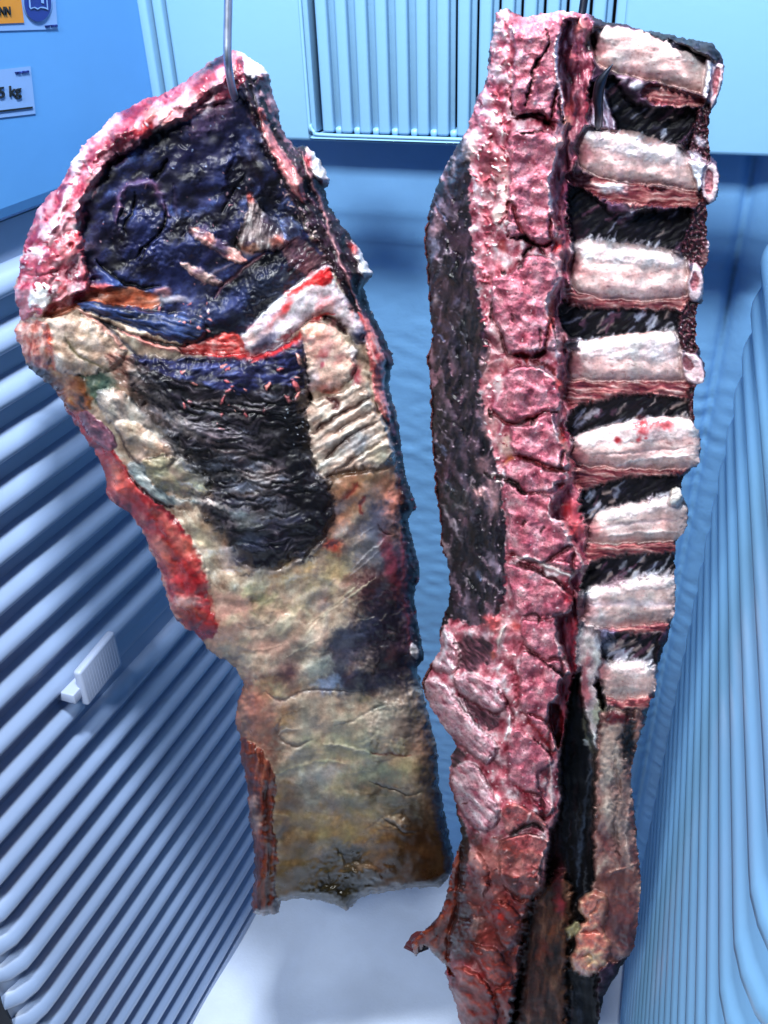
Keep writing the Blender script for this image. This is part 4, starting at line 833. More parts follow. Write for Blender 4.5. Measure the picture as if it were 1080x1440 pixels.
A_.mottle(RIMP, 34, (3, 8), [(246, 236, 240), (236, 206, 214), (230, 190, 198)], 519, -55, 30, (1.2, 3), a=(.5, .9), dh=1.0)
A_.specks([(28, 380), (60, 300), (120, 215), (190, 160), (300, 100), (320, 130), (200, 195), (120, 280), (120, 400), (60, 430)], 90, (1.0, 3.2), [(240, 220, 228), (226, 170, 180), (170, 50, 66), (110, 16, 34)], 33, .8)
A_.specks([(150, 230), (330, 150), (360, 300), (300, 420), (140, 390)], 60, (.7, 1.8), [(190, 150, 160), (150, 170, 210), (170, 120, 130)], 34, .5)
A_.specks([(390, 250), (440, 320), (500, 440), (470, 380), (400, 280)], 40, (.7, 2), [(220, 196, 190), (190, 150, 160)], 35, .7)
A_.blobs([(590, 1200, 60, 60, 0, (52, 32, 18), .7), (520, 1225, 90, 34, 0, (74, 52, 32), .6), (430, 1235, 60, 36, 0, (84, 68, 40), .55), (480, 1245, 60, 18, -10, (26, 24, 12), .8), (610, 1120, 22, 80, 0, (70, 50, 38), .5), (365, 1000, 26, 50, 0, (146, 84, 74), .45)], 10)
A_.blobs([(400, 880, 90, 46, -25, (206, 186, 166), .35), (470, 1030, 90, 40, 0, (186, 176, 160), .35), (440, 1090, 60, 26, 0, (170, 168, 160), .3)], 12)
A_.L[A_.L == 0] = lF
A_.weather(1200)
A_.H += 0.09*fbm(A_.X/3.1, A_.Y/3.1, 77, 3)
A_.smooth(3)
A_.islands()
NL = np.array([math.sin(math.radians(24)), -math.cos(math.radians(24)), 0.0])
OL = at_y(330, 120, 0.455)
A_.build(meatL, NL, float(NL@OL), ('back_fat', M_MBACK, 45), 0.66)

# ------------------------------------------------------------------ right piece: rib rack with split spine
meatR = empty('hanging_rib_rack', tuple(at_y(760, 1440, 0.43)))
tag(meatR, 'dry-aged beef rib rack with split pink spine and pale ribs, hung beside the flank', 'meat')
B_ = Relief(572, 8, 1026, 1470, 1.0)
B_.outline([(697, 20), (706, 13), (716, 12), (735, 24), (760, 18), (790, 15), (825, 19), (850, 29), (880, 34), (905, 41), (940, 48), (985, 58), (1000, 57), (1012, 73), (1018, 90), (1015, 120), (1006, 148), (998, 165), (998, 215), (1009, 230), (1012, 255), (1006, 284), (996, 290), (994, 330), (998, 345), (994, 372), (990, 380), (990, 410), (985, 428), (980, 436), (980, 482), (990, 510), (992, 537), (978, 542), (976, 575), (977, 598), (985, 612), (985, 640), (980, 656), (965, 668), (957, 688), (962, 697), (968, 714), (968, 728), (963, 752), (951, 760), (949, 800), (951, 820), (950, 860), (945, 872), (938, 900), (926, 935), (922, 977), (915, 988), (900, 1040), (888, 1080), (890, 1110), (893, 1140), (898, 1200), (902, 1240), (898, 1290), (893, 1330), (877, 1355), (862, 1380), (850, 1402), (842, 1440), (842, 1475), (660, 1475), (648, 1440), (636, 1402), (627, 1372), (625, 1356), (612, 1346), (597, 1330), (585, 1346), (577, 1324), (598, 1306), (615, 1290), (626, 1262), (634, 1225), (640, 1200), (650, 1178), (643, 1152), (640, 1130), (632, 1105), (634, 1062), (642, 1050), (630, 1032), (610, 1002), (596, 975), (593, 955), (604, 935), (618, 915), (618, 890), (625, 862), (632, 840), (630, 800), (625, 780), (618, 765), (620, 740), (612, 690), (610, 650), (605, 600), (605, 550), (600, 500), (607, 480), (603, 430), (600, 370), (595, 345), (600, 310), (610, 270), (625, 235), (645, 200), (655, 185), (662, 165), (668, 140), (682, 118), (685, 90), (690, 60)], th=22, r=34, warp=2.2)
SPONGE = [(118, 42, 60), (170, 88, 106), (194, 122, 136), (220, 170, 178)]
SPONGEW = [(126, 52, 66), (184, 112, 122), (216, 164, 170), (238, 212, 216)]
RIBC = [(176, 134, 136), (206, 168, 166), (218, 190, 186), (228, 208, 206)]
bBk = B_.lab('bark', M_BARK, label='black dried outer bark of the back muscle')
bSp = B_.lab('spine_fat', M_BONE, label='crumbly pink tissue around the split vertebrae')
bLg = B_.lab('ligament', M_FAT, label='red ligament strip between spine and ribs')
bCv = B_.lab('rib_lining', M_DARKM)
bEd = B_.lab('cut_edge', M_LEAN, label='dark sawn muscle edge between the rib ends')
bTe = B_.lab('tenderloin', M_DARKM, label='dark shaded muscle at the lower inside'); bFl = B_.lab('belly_flap', M_FASC); bKn = B_.lab('fat_knot', M_FAT, label='yellow-pink coiled fat knot'); bTg = B_.lab('dried_tag', M_FASC); bLm = B_.lab('lower_muscle', M_DARKM)
# height of the whole piece across its width: the bark rolls away, the spine stands proud
cx = np.interp(B_.Y, [0, 180, 340, 600, 800, 950, 1150, 1470], [760, 742, 735, 745, 762, 748, 735, 700])
B_.H += np.interp(B_.X-cx, [-160, -100, -60, -20, 40, 75, 110, 200, 260], [-34, -8, 12, 20, 18, 6, -3, 2, 8])
B_.P([(570, 0), (1030, 0), (1030, 1475), (570, 1475)], T(LEANP, (30, 20), 0, 5, 1.4, 1.6, .4), bCv, warp=0, sm=1)
# bark
B_.P([(664, 150), (662, 250), (668, 330), (668, 420), (690, 480), (690, 560), (705, 640), (712, 700), (712, 780), (712, 850), (690, 880), (670, 900), (640, 960), (560, 960), (560, 150)], T([(8, 7, 11), (20, 16, 24), (38, 30, 42), (104, 84, 98)], (9, 34), 12, 5, 1.55, 2.4, .6, spk=[(.62, 7, (180, 160, 172), .4)], ho=3), bBk, warp=4, soft=2)
for i in range(95):
    rs_ = np.random.RandomState(1400+i); y = rs_.uniform(200, 880); x = rs_.uniform(603, 690); an = math.radians(rs_.normal(70, 22)); L_ = rs_.uniform(8, 46)
    B_.lines([([(x, y), (x+L_*.5*math.cos(an)+rs_.normal(0, 2), y+L_*.5*math.sin(an)), (x+L_*math.cos(an), y+L_*math.sin(an))], rs_.uniform(1.2, 4.0), [(206, 186, 198), (160, 116, 130), (130, 140, 180), (6, 6, 10), (4, 4, 8)][rs_.randint(5)], rs_.uniform(.5, .95), rs_.choice([1.2, -2.0]))], 3)
B_.blobs([(640, 260, 14, 40, 25, (24, 24, 34), .7, 1), (608, 350, 8, 30, 5, (150, 150, 176), .7, 1), (614, 320, 8, 14, 30, (190, 150, 160), .7, 1), (650, 340, 12, 20, 20, (90, 60, 76), .6, 1), (660, 460, 20, 34, 0, (18, 20, 26), .85, -1), (640, 440, 12, 40, 10, (60, 44, 54), .6), (640, 700, 34, 20, 0, (40, 42, 40), .6), (675, 690, 8, 8, 0, (222, 170, 170), .9, 2), (622, 770, 7, 26, -20, (214, 190, 200), .8, 1.5), (665, 770, 30, 40, 0, (16, 14, 22), .7), (612, 420, 6, 12, 0, (206, 180, 186), .7, 1), (606, 500, 6, 20, -10, (170, 120, 130), .7, 1)], 6)
B_.mottle([(640, 210), (660, 330), (668, 480), (695, 640), (705, 840), (640, 860), (615, 700), (606, 500), (600, 350)], 70, (3, 9), [(120, 92, 106), (60, 40, 54), (6, 6, 10), (10, 8, 14), (150, 130, 150), (40, 40, 58)], 510, 70, 20, (1.5, 4), a=(.4, .85), dh=1.4)
# crumbly fat and cartilage along the spine
B_.P([(700, 12), (735, 22), (790, 14), (828, 24), (832, 100), (828, 170), (802, 230), (806, 330), (798, 410), (796, 480), (800, 560), (806, 620), (816, 680), (830, 740), (830, 790), (812, 830), (808, 880), (808, 945), (796, 985), (790, 1060), (784, 1090), (788, 1140), (772, 1180), (768, 1240), (755, 1290), (735, 1340), (728, 1400), (724, 1475), (655, 1475), (636, 1402), (624, 1350), (640, 1290), (655, 1230), (655, 1180), (640, 1130), (628, 1100), (632, 1050), (592, 960), (618, 905), (630, 870), (680, 880), (706, 850), (712, 780), (706, 690), (694, 640), (682, 590), (674, 540), (690, 500), (674, 420), (664, 350), (660, 290), (662, 220), (655, 190), (664, 150), (684, 118), (690, 60)], T([(108, 26, 42), (168, 84, 100), (206, 146, 156), (240, 224, 230)], (17, 22), 20, 5, 1.7, 1.8, .4, spk=[(.66, 6, (250, 238, 238), .5)], ho=3), bSp, warp=5, soft=1.5)
B_.blobs([(676, 150, 14, 20, 10, (190, 130, 150), .7, 1), (663, 208, 11, 16, -10, (240, 208, 204), .95, 4), (690, 240, 16, 26, 0, (150, 60, 66), .7), (708, 270, 10, 34, 0, (236, 208, 200), .75, 1), (688, 290, 10, 22, 15, (140, 64, 72), .7, -1), (709, 345, 7, 11, 0, (180, 70, 66), .7, -1), (700, 300, 7, 16, 0, (238, 220, 206), .8, 1.5), (685, 375, 18, 20, 20, (180, 96, 110), .6), (720, 390, 12, 7, -30, (236, 220, 220), .7), (715, 510, 10, 9, 0, (186, 84, 84), .6), (705, 470, 12, 30, 0, (226, 200, 196), .7, 1), (690, 520, 14, 30, 0, (206, 140, 140), .6), (700, 545, 8, 20, 0, (240, 226, 224), .7), (712, 625, 10, 16, 0, (220, 196, 180), .8), (716, 648, 7, 9, 30, (180, 96, 50), .85, -1.5), (690, 600, 10, 34, -10, (214, 150, 150), .6), (680, 655, 12, 14, 0, (206, 150, 156), .6, 1), (692, 700, 10, 30, 0, (226, 170, 176), .7), (705, 880, 20, 14, -10, (226, 190, 190), .6), (692, 873, 12, 12, 0, (196, 80, 84), .9, 3), (682, 895, 8, 8, 0, (220, 190, 200), .8, 2), (725, 880, 10, 8, 0, (180, 70, 70), .7)], 5)
B_.mottle([(705, 30), (780, 30), (800, 200), (790, 480), (800, 640), (815, 780), (790, 950), (775, 1120), (740, 1180), (660, 1150), (620, 980), (700, 880), (712, 740), (690, 560), (668, 380), (666, 220), (690, 100)], 190, (3, 10), [(240, 226, 230), (226, 190, 198), (110, 30, 46), (140, 50, 66), (206, 150, 160), (84, 20, 34), (196, 120, 134)], 511, 30, 60, (1, 2.4), a=(.4, .85), dh=1.0)
# dark cut pockets among the lower processes
for p in ([(640, 905), (665, 895), (690, 905), (688, 925), (665, 945), (640, 940), (630, 925)], [(645, 968), (680, 985), (700, 1005), (695, 1022), (675, 1020), (655, 995)], [(632, 1050), (652, 1060), (650, 1080), (636, 1078)]):
    B_.P(p, T([(24, 14, 22), (60, 34, 46), (104, 62, 76), (170, 120, 134)], (22, 4), 42, 4, 1.5, 1.4, .5), bSp, add=-3, r=10, warp=6, soft=4)
# vertebrae: split spongy bodies
VB = [
 [(722, 27), (768, 24), (789, 41), (782, 70), (785, 116), (792, 144), (789, 168), (773, 168), (758, 156), (722, 156), (720, 120), (724, 72)],
 [(720, 186), (763, 184), (780, 193), (785, 212), (780, 231), (773, 253), (774, 300), (786, 326), (772, 338), (740, 334), (715, 328), (716, 280), (716, 230)],
 [(734, 362), (773, 362), (789, 388), (780, 405), (770, 422), (773, 448), (786, 485), (763, 493), (715, 495), (708, 473), (696, 448), (691, 415), (696, 391), (722, 386)],
 [(715, 521), (750, 514), (776, 530), (791, 547), (788, 574), (760, 580), (722, 592), (700, 582), (692, 570), (710, 548)],
 [(720, 597), (749, 599), (758, 582), (778, 582), (782, 608), (793, 630), (803, 652), (783, 657), (725, 636), (718, 620)],
 [(715, 647), (758, 651), (783, 660), (798, 667), (795, 677), (780, 679), (778, 689), (737, 692), (732, 681), (710, 671)],
 [(708, 680), (727, 680), (734, 693), (775, 697), (775, 728), (792, 736), (803, 765), (822, 797), (807, 803), (758, 790), (715, 773), (715, 728), (706, 697)],
 [(710, 793), (734, 797), (773, 812), (807, 846), (805, 858), (782, 864), (753, 866), (734, 868), (722, 844), (714, 815)],
 [(736, 870), (780, 866), (782, 892), (788, 921), (802, 941), (792, 947), (763, 928), (734, 896)],
 [(734, 918), (756, 922), (787, 947), (798, 969), (780, 986), (770, 1010), (783, 1047), (773, 1053), (734, 999), (731, 955)],
 [(720, 1028), (753, 1041), (775, 1063), (774, 1076), (756, 1088), (760, 1116), (777, 1136), (765, 1147), (735, 1111), (715, 1090)],
 [(712, 1128), (750, 1141), (772, 1164), (743, 1156), (720, 1173), (708, 1158)],
 [(703, 1184), (743, 1172), (772, 1184), (761, 1213), (758, 1254), (733, 1261), (707, 1241), (702, 1210)]]
for i, p in enumerate(VB):
    l = B_.lab('vertebra', M_BONE)
    B_.P(p, T(SPONGE if i < 11 else [(100, 36, 40), (160, 76, 80), (184, 110, 110), (206, 150, 146)], (24, 18), 10*i, 4, 1.3, .6, .4, fs=1.7, fcol=.2, spk=[(.62, 2.4, (92, 40, 56), -.5), (.7, 5.5, (232, 206, 212), .4)]), l, add=6, r=3, warp=2.0, ws=6)
    q = np.array(p, float); c = q.mean(0)
    k = len(q); e = [tuple(q[j]*.97+c*.03) for j in range(k)]
    # pale cortical rim on the rib side, dark seam below
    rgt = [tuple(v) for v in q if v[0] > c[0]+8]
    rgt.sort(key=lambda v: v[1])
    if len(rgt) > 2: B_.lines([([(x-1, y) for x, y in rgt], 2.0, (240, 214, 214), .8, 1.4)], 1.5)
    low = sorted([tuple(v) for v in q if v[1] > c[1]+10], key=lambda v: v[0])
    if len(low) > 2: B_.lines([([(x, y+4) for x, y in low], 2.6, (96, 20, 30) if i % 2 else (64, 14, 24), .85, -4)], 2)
PR = [[(638, 952), (660, 946), (680, 952), (702, 966), (711, 993), (696, 1004), (668, 990), (643, 973)], [(597, 958), (616, 955), (636, 975), (654, 1000), (678, 1027), (700, 1050), (684, 1076), (660, 1058), (633, 1037), (607, 1008), (598, 985)],
      [(637, 1082), (660, 1070), (680, 1092), (704, 1140), (690, 1168), (667, 1164), (645, 1132), (634, 1106)], [(619, 892), (632, 890), (642, 906), (646, 926), (634, 950), (612, 940), (606, 934)]]
for p in PR:
    l = B_.lab('spinous_process', M_BONE)
    B_.P(p, T([(130, 62, 80), (184, 132, 144), (206, 168, 178), (228, 206, 212)], (24, 8), 45, 4, 1.4, 1.5, .5, fs=1.8, fcol=.15, spk=[(.55, 2.4, (110, 54, 74), -.6)]), l, add=9, r=8, warp=2.5, ws=7)
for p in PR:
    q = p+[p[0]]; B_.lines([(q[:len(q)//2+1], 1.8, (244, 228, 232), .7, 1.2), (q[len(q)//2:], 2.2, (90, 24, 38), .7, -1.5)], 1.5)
RP = [[(693, 1267), (715, 1272), (728, 1285), (731, 1317), (713, 1334), (697, 1314)], [(660, 1327), (685, 1330), (704, 1341), (723, 1380), (693, 1384), (670, 1354)], [(697, 1391), (724, 1388), (721, 1434), (703, 1421)], [(658, 1200), (678, 1205), (690, 1235), (680, 1262), (668, 1240)], [(632, 1370), (660, 1362), (690, 1390), (700, 1430), (690, 1475), (655, 1475), (645, 1430)]]
for i, p in enumerate(RP):
    l = B_.lab('meat_chunk', M_LEAN)
    B_.P(p, T([(86, 20, 20), (140, 54, 50), (178, 98, 92), (206, 146, 140)], (26, 10), 50, 4, 1.4, 1.4, .3), l, add=7, r=8, warp=3)
B_.blobs([(700, 1300, 50, 40, 0, (92, 34, 26), .7, -3), (745, 1290, 22, 50, 10, (74, 30, 20), .9, -2), (660, 1270, 20, 40, 10, (80, 30, 30), .8, -3), (720, 1360, 24, 30, 0, (60, 22, 18), .8, -3), (650, 1330, 24, 16, 0, (40, 18, 18), .85, -3), (690, 1440, 40, 30, 0, (100, 36, 30), .8), (700, 1285, 10, 12, 0, (196, 40, 40), .7), (680, 1370, 8, 6, 0, (190, 40, 50), .8)], 7)
B_.mottle([(650, 1190), (760, 1190), (750, 1300), (720, 1440), (660, 1440), (640, 1330)], 60, (4, 11), [(150, 60, 54), (84, 26, 22), (50, 18, 16), (190, 120, 112), (206, 150, 146), (120, 40, 34)], 513, 50, 40, (1.2, 3), a=(.4, .8), dh=1.4)
B_.blobs([(668, 1300, 11, 13, 0, (232, 228, 226), .95, 3), (668, 1210, 10, 18, -20, (214, 180, 176), .85, 2), (678, 1250, 5, 12, 0, (230, 220, 220), .9, 2), (660, 1275, 16, 5, 25, (190, 150, 144), .8, 2), (690, 1205, 22, 20, 10, (190, 130, 124), .7), (650, 1335, 10, 5, 30, (206, 150, 150), .7, 1)], 3)
# seams, cracks, cavities
B_.lines([
 ([(768, 40), (770, 65), (758, 85), (750, 100), (744, 130), (738, 148)], 2.08, (34, 8, 14), .9, -3.00), ([(756, 82), (752, 96)], 2.40, (18, 4, 8), .9, -2.40), ([(722, 168), (745, 164), (766, 172), (780, 182)], 2.56, (80, 10, 22), .95, -3.60), ([(726, 186), (748, 187), (764, 184)], 1.76, (34, 8, 14), .9, -3.00),
 ([(716, 334), (728, 332), (745, 338), (760, 352), (770, 360)], 2.40, (40, 8, 16), .92, -3.60), ([(735, 360), (742, 352), (752, 348)], 3.20, (14, 4, 8), .95, -4.20), ([(730, 382), (734, 366), (738, 356)], 3.20, (40, 10, 18), .9, -3.60), ([(704, 382), (712, 384)], 2.00, (10, 4, 8), .9, -2.40), ([(776, 330), (780, 345), (775, 355)], 2.00, (50, 10, 20), .85, -2.40),
 ([(692, 420), (690, 445), (694, 455)], 1.60, (30, 8, 14), .85, -2.40), ([(760, 460), (760, 480), (757, 494)], 1.28, (50, 14, 22), .85, -1.80), ([(720, 500), (735, 498), (742, 508)], 2.40, (120, 16, 20), .9, -2.40), ([(745, 505), (768, 515), (785, 530)], 2.72, (84, 14, 22), .9, -3.00), ([(718, 440), (722, 455)], 2.00, (70, 20, 30), .8, -1.80),
 ([(688, 575), (692, 590)], 2.40, (30, 8, 10), .9, -2.40), ([(748, 600), (750, 586)], 1.60, (40, 8, 14), .9, -2.40), ([(722, 640), (750, 648), (775, 660), (800, 663)], 2.40, (110, 18, 26), .92, -3.00), ([(708, 675), (728, 682), (738, 694)], 2.72, (16, 6, 10), .92, -3.60), ([(780, 682), (795, 680)], 2.40, (90, 14, 24), .9, -2.40), ([(712, 672), (690, 672), (680, 662)], 3.20, (20, 12, 14), .85, -2.40),
 ([(738, 732), (733, 740)], 3.20, (60, 16, 24), .9, -2.40), ([(765, 740), (762, 752)], 1.60, (40, 10, 18), .85, -1.80), ([(780, 789), (800, 790), (818, 802)], 1.44, (90, 30, 44), .7, -1.20), ([(800, 785), (803, 796)], 1.12, (60, 10, 24), .8, -1.20),
 ([(722, 790), (750, 800), (790, 822), (806, 840)], 2.72, (60, 10, 20), .92, -3.60), ([(736, 868), (755, 862), (757, 880)], 1.92, (30, 8, 14), .9, -2.40), ([(735, 905), (765, 932), (796, 950)], 2.40, (60, 10, 22), .85, -2.40), ([(736, 1002), (755, 1028), (775, 1052)], 2.40, (130, 16, 30), .9, -2.40), ([(720, 1104), (745, 1120), (772, 1148)], 2.08, (110, 14, 34), .85, -1.80),
 ([(718, 1174), (732, 1165), (752, 1160), (766, 1168)], 3.60, (8, 4, 8), .97, -4.80), ([(700, 970), (712, 985), (722, 1010), (716, 1028)], 3.20, (90, 20, 34), .8, -2.40), ([(720, 930), (728, 960), (728, 1000)], 2.40, (120, 34, 48), .7, -1.80)], 2.5, 6)
B_.lines([([(719, 782), (745, 786), (770, 796), (800, 810), (812, 820)], 3.4, (246, 236, 232), .95, 4), ([(700, 910), (703, 895), (713, 880)], 3.5, (232, 220, 214), .95, 3), ([(716, 1006), (716, 1020), (712, 1038)], 3.4, (244, 240, 244), .95, 4), ([(695, 915), (692, 925)], 4, (206, 110, 96), .8, 1), ([(690, 955), (705, 960), (712, 950)], 3, (196, 190, 200), .7, 1.5), ([(633, 1050), (630, 1075), (628, 1100)], 4, (196, 180, 196), .9, 3), ([(617, 935), (628, 905), (625, 880)], 3, (220, 206, 216), .8, 2), ([(789, 45), (782, 75), (785, 110), (791, 140), (793, 165)], 2.4, (246, 226, 232), .95, 2.4), ([(702, 20), (708, 50), (718, 60)], 3, (226, 190, 200), .7, 1)])
B_.specks([(690, 40), (725, 40), (716, 170), (716, 320), (695, 380), (690, 470), (705, 540), (715, 640), (700, 700), (690, 640), (678, 560), (664, 340), (660, 220)], 170, (1.1, 3.6), [(246, 232, 234), (226, 180, 186), (170, 70, 86), (120, 40, 54), (240, 220, 216)], 71, 1.2)
B_.specks([(620, 1080), (700, 1150), (760, 1180), (740, 1300), (650, 1340), (640, 1200)], 60, (1, 3), [(220, 180, 180), (150, 60, 60), (90, 24, 28)], 72, 1)
# ligament strip
B_.P([(795, 30), (815, 24), (832, 30), (834, 90), (830, 130), (828, 175), (818, 215), (804, 235), (810, 300), (808, 350), (800, 400), (796, 440), (797, 480), (790, 480), (778, 440), (776, 425), (790, 395), (788, 330), (778, 300), (780, 240), (790, 205), (796, 170), (792, 140), (786, 110), (785, 70)], T([(80, 20, 38), (126, 50, 70), (164, 92, 108), (206, 150, 160)], (8, 30), 0, 5, 1.5, 2, .5), bLg, h=22, warp=2.5, soft=2)
B_.blobs([(803, 85, 9, 18, 0, (206, 96, 104), .85, 4), (815, 35, 12, 10, 0, (226, 140, 136), .8, 2), (800, 150, 8, 14, 0, (170, 64, 64), .7), (798, 172, 8, 8, 0, (226, 150, 130), .8, 1.5), (800, 270, 14, 18, 0, (120, 50, 80), .7), (776, 440, 5, 26, 8, (164, 50, 48), .8, -1), (790, 470, 6, 16, 0, (200, 150, 160), .7, 1), (788, 200, 9, 8, 0, (232, 170, 160), .8, 2), (785, 345, 7, 10, 0, (170, 24, 30), .9, -3), (782, 370, 8, 8, 0, (236, 206, 206), .8, 2)], 3)
B_.P([(790, 480), (800, 500), (806, 560), (808, 620), (818, 670), (832, 735), (830, 790), (812, 830), (802, 815), (822, 795), (806, 760), (795, 735), (778, 728), (780, 700), (800, 680), (804, 655), (795, 625), (786, 600), (790, 560), (788, 520)], T([(94, 22, 44), (146, 60, 80), (184, 106, 120), (216, 166, 172)], (10, 24), 0, 5, 1.5, 2, .5), bLg, h=22, warp=2.5, soft=2)
B_.blobs([(786, 540, 5, 12, -25, (160, 40, 46), .8, -1), (790, 612, 4, 22, -12, (164, 48, 46), .8, -1), (805, 722, 14, 20, 0, (186, 70, 80), .8, 1), (812, 745, 12, 12, 0, (214, 90, 96), .8, 3), (793, 715, 8, 8, 0, (170, 30, 38), .8), (826, 720, 6, 20, -10, (226, 170, 176), .8, 2), (800, 840, 10, 12, 0, (150, 26, 44), .9, -2)], 3)
B_.P([(806, 830), (812, 880), (810, 940), (800, 985), (792, 1060), (786, 1000), (786, 960), (802, 945), (790, 910), (784, 870), (806, 858)], T([(80, 10, 26), (140, 30, 50), (180, 60, 76), (206, 120, 130)], (8, 24), 0, 5, 1.4, 1.5, .4), bLg, h=18, warp=2, soft=2)
B_.P([(775, 990), (790, 1000), (788, 1050), (782, 1045), (772, 1012)], T([(70, 6, 16), (120, 16, 28), (150, 40, 50)], (8, 12)), bLg, h=12)
# ribs
RIBS = [
 dict(b=[(835, 41), (881, 39), (924, 54), (963, 74), (996, 84), (994, 131), (973, 128), (915, 113), (862, 101), (838, 88)], w=[(935, 52), (965, 70), (994, 82), (998, 95), (980, 92), (950, 76)], r=[(905, 136), (915, 118), (950, 126), (988, 136), (983, 150), (939, 150)], ic=[(830, 120), (862, 108), (884, 142), (940, 152), (984, 154), (974, 178), (958, 196), (934, 208), (910, 203), (886, 189), (860, 178), (835, 170)]),
 dict(b=[(826, 193), (859, 209), (924, 226), (968, 234), (984, 260), (979, 269), (924, 261), (864, 247), (819, 242)], w=[(823, 178), (862, 188), (910, 202), (958, 206), (970, 231), (924, 229), (876, 217), (826, 203)], r=[(800, 246), (864, 250), (924, 263), (980, 268), (983, 290), (924, 290), (864, 285), (815, 265)], ic=[(800, 262), (840, 280), (866, 302), (920, 296), (972, 296), (966, 328), (955, 346), (924, 356), (878, 346), (828, 339), (804, 336)]),
 dict(b=[(806, 354), (890, 369), (967, 374), (969, 418), (905, 413), (886, 418), (842, 421), (801, 397)], w=[(812, 336), (850, 340), (900, 345), (963, 357), (966, 377), (890, 373), (805, 358)], r=[(796, 398), (842, 416), (886, 416), (938, 416), (970, 420), (961, 436), (914, 436), (849, 434), (800, 428)], ic=[(794, 420), (854, 433), (957, 437), (950, 464), (914, 481), (842, 482), (792, 466)]),
 dict(b=[(801, 493), (890, 501), (957, 503), (966, 536), (905, 536), (801, 534)], w=[(803, 480), (850, 480), (900, 476), (948, 464), (958, 502), (890, 505), (803, 496)], r=[(800, 530), (905, 532), (970, 538), (968, 560), (890, 554), (803, 572)], ic=[(802, 580), (840, 562), (890, 552), (970, 564), (977, 588), (955, 600), (890, 600), (808, 616)]),
 dict(b=[(806, 624), (890, 617), (980, 610), (984, 640), (969, 660), (914, 651), (811, 655)], w=[(809, 614), (866, 594), (920, 592), (977, 584), (984, 612), (890, 622), (811, 628)], r=[(812, 650), (880, 652), (963, 662), (940, 668), (871, 674), (816, 690)], ic=[(816, 698), (849, 670), (900, 668), (965, 669), (960, 686), (938, 698), (890, 708), (852, 721), (828, 742)]),
 dict(b=[(835, 730), (905, 712), (950, 706), (968, 716), (965, 735), (963, 755), (948, 761), (914, 763), (826, 764)], w=[(848, 718), (905, 704), (948, 696), (966, 712), (905, 722), (850, 732)], r=[(830, 760), (900, 758), (950, 762), (947, 778), (880, 780), (830, 790)], ic=[(826, 800), (854, 775), (900, 776), (948, 780), (950, 809), (881, 815), (821, 832)]),
 dict(b=[(818, 838), (881, 820), (950, 812), (952, 862), (940, 874), (890, 879), (840, 884), (816, 872)], w=[(822, 830), (881, 813), (949, 808), (950, 824), (890, 832), (826, 846)], r=[(840, 880), (890, 874), (938, 874), (932, 890), (880, 892)], ic=[(848, 905), (880, 888), (925, 882), (920, 932), (880, 934), (852, 930)]),
 dict(b=[(838, 944), (880, 938), (918, 944), (923, 976), (890, 980), (850, 980)], w=[(845, 932), (885, 930), (920, 936), (920, 948), (880, 950)], r=[(850, 978), (890, 976), (918, 980), (905, 1000), (870, 1000)], ic=None)]
lR_ = []
for i, d in enumerate(RIBS):
    l = B_.lab('rib', M_RIB); li = B_.lab('intercostal_muscle', M_DARKM); lr = B_.lab('rib_meat', M_LEAN); lw = B_.lab('rib_fat', M_FAT); lR_.append(l)
    g = 1.0 if i < 5 else 0.8
    if d['ic']:
        B_.P(d['ic'], T([(5, 5, 10), (10, 10, 18), (18, 16, 26), (40, 38, 54)], (26, 7), -36, 4, 1.4, 1.2, .3), li, h=10, add=-1, r=14, warp=4, ws=7, soft=2)
        q = np.array(d['ic']); lo, hi = q.min(0), q.max(0); rs_ = np.random.RandomState(60+i)
        for k in range(26):
            x, y = rs_.uniform(lo+[8, 4], hi-[6, 2]); L_ = rs_.uniform(10, 34); an = math.radians(rs_.normal(-40, 10))
            if segdist(np.array([x]), np.array([y]), q.astype(float), True)[0] < 4: continue
            B_.lines([([(x-L_/2*math.cos(an), y-L_/2*math.sin(an)), (x+1, y), (x+L_/2*math.cos(an), y+L_/2*math.sin(an))], rs_.uniform(1.2, 3.6), [(196, 198, 212), (150, 154, 176), (176, 156, 150), (96, 60, 80)][rs_.randint(4)], rs_.uniform(.6, 1.0), .3)])
    B_.P(d['r'], T([(74, 22, 38), (124, 52, 60), (170, 108, 106), (208, 170, 166)], (40, 4.5), 4, 4, 1.5, .8, .3), lr, h=12, add=3, r=8, warp=4, ws=6, soft=2.5)
    B_.P(hull(d['b']+d['w']), T(RIBC if i < 5 else [(164, 132, 134), (194, 166, 164), (208, 186, 182), (220, 204, 202)], (90, 14), 3, 4, .9, .25, .08, fcol=.04, spk=[(.66, 2.6, (168, 106, 108), -.1)]), l, h=9*g, add=9*g, r=20, warp=1.4 if i < 6 else 4, soft=1.4 if i < 6 else 5, sm=2)
    B_.P(d['w'], T([(196, 168, 172), (220, 202, 204), (232, 220, 222), (242, 236, 240)], (18, 9), -20, 4, 1.2, .5, .2), lw, add=.5, r=9, warp=4, ws=5, soft=5, a=.85)
B_.mottle([(705, 30), (780, 30), (800, 200), (790, 480), (800, 640), (815, 780), (790, 950), (775, 1120), (740, 1180), (660, 1150), (620, 980), (700, 880), (712, 740), (690, 560), (668, 380), (666, 220), (690, 100)], 26, (2.5, 7), [(232, 212, 220), (120, 50, 66), (150, 80, 96), (214, 170, 180), (92, 30, 46)], 512, 30, 70, (1, 2.2), a=(.3, .7), dh=.9)
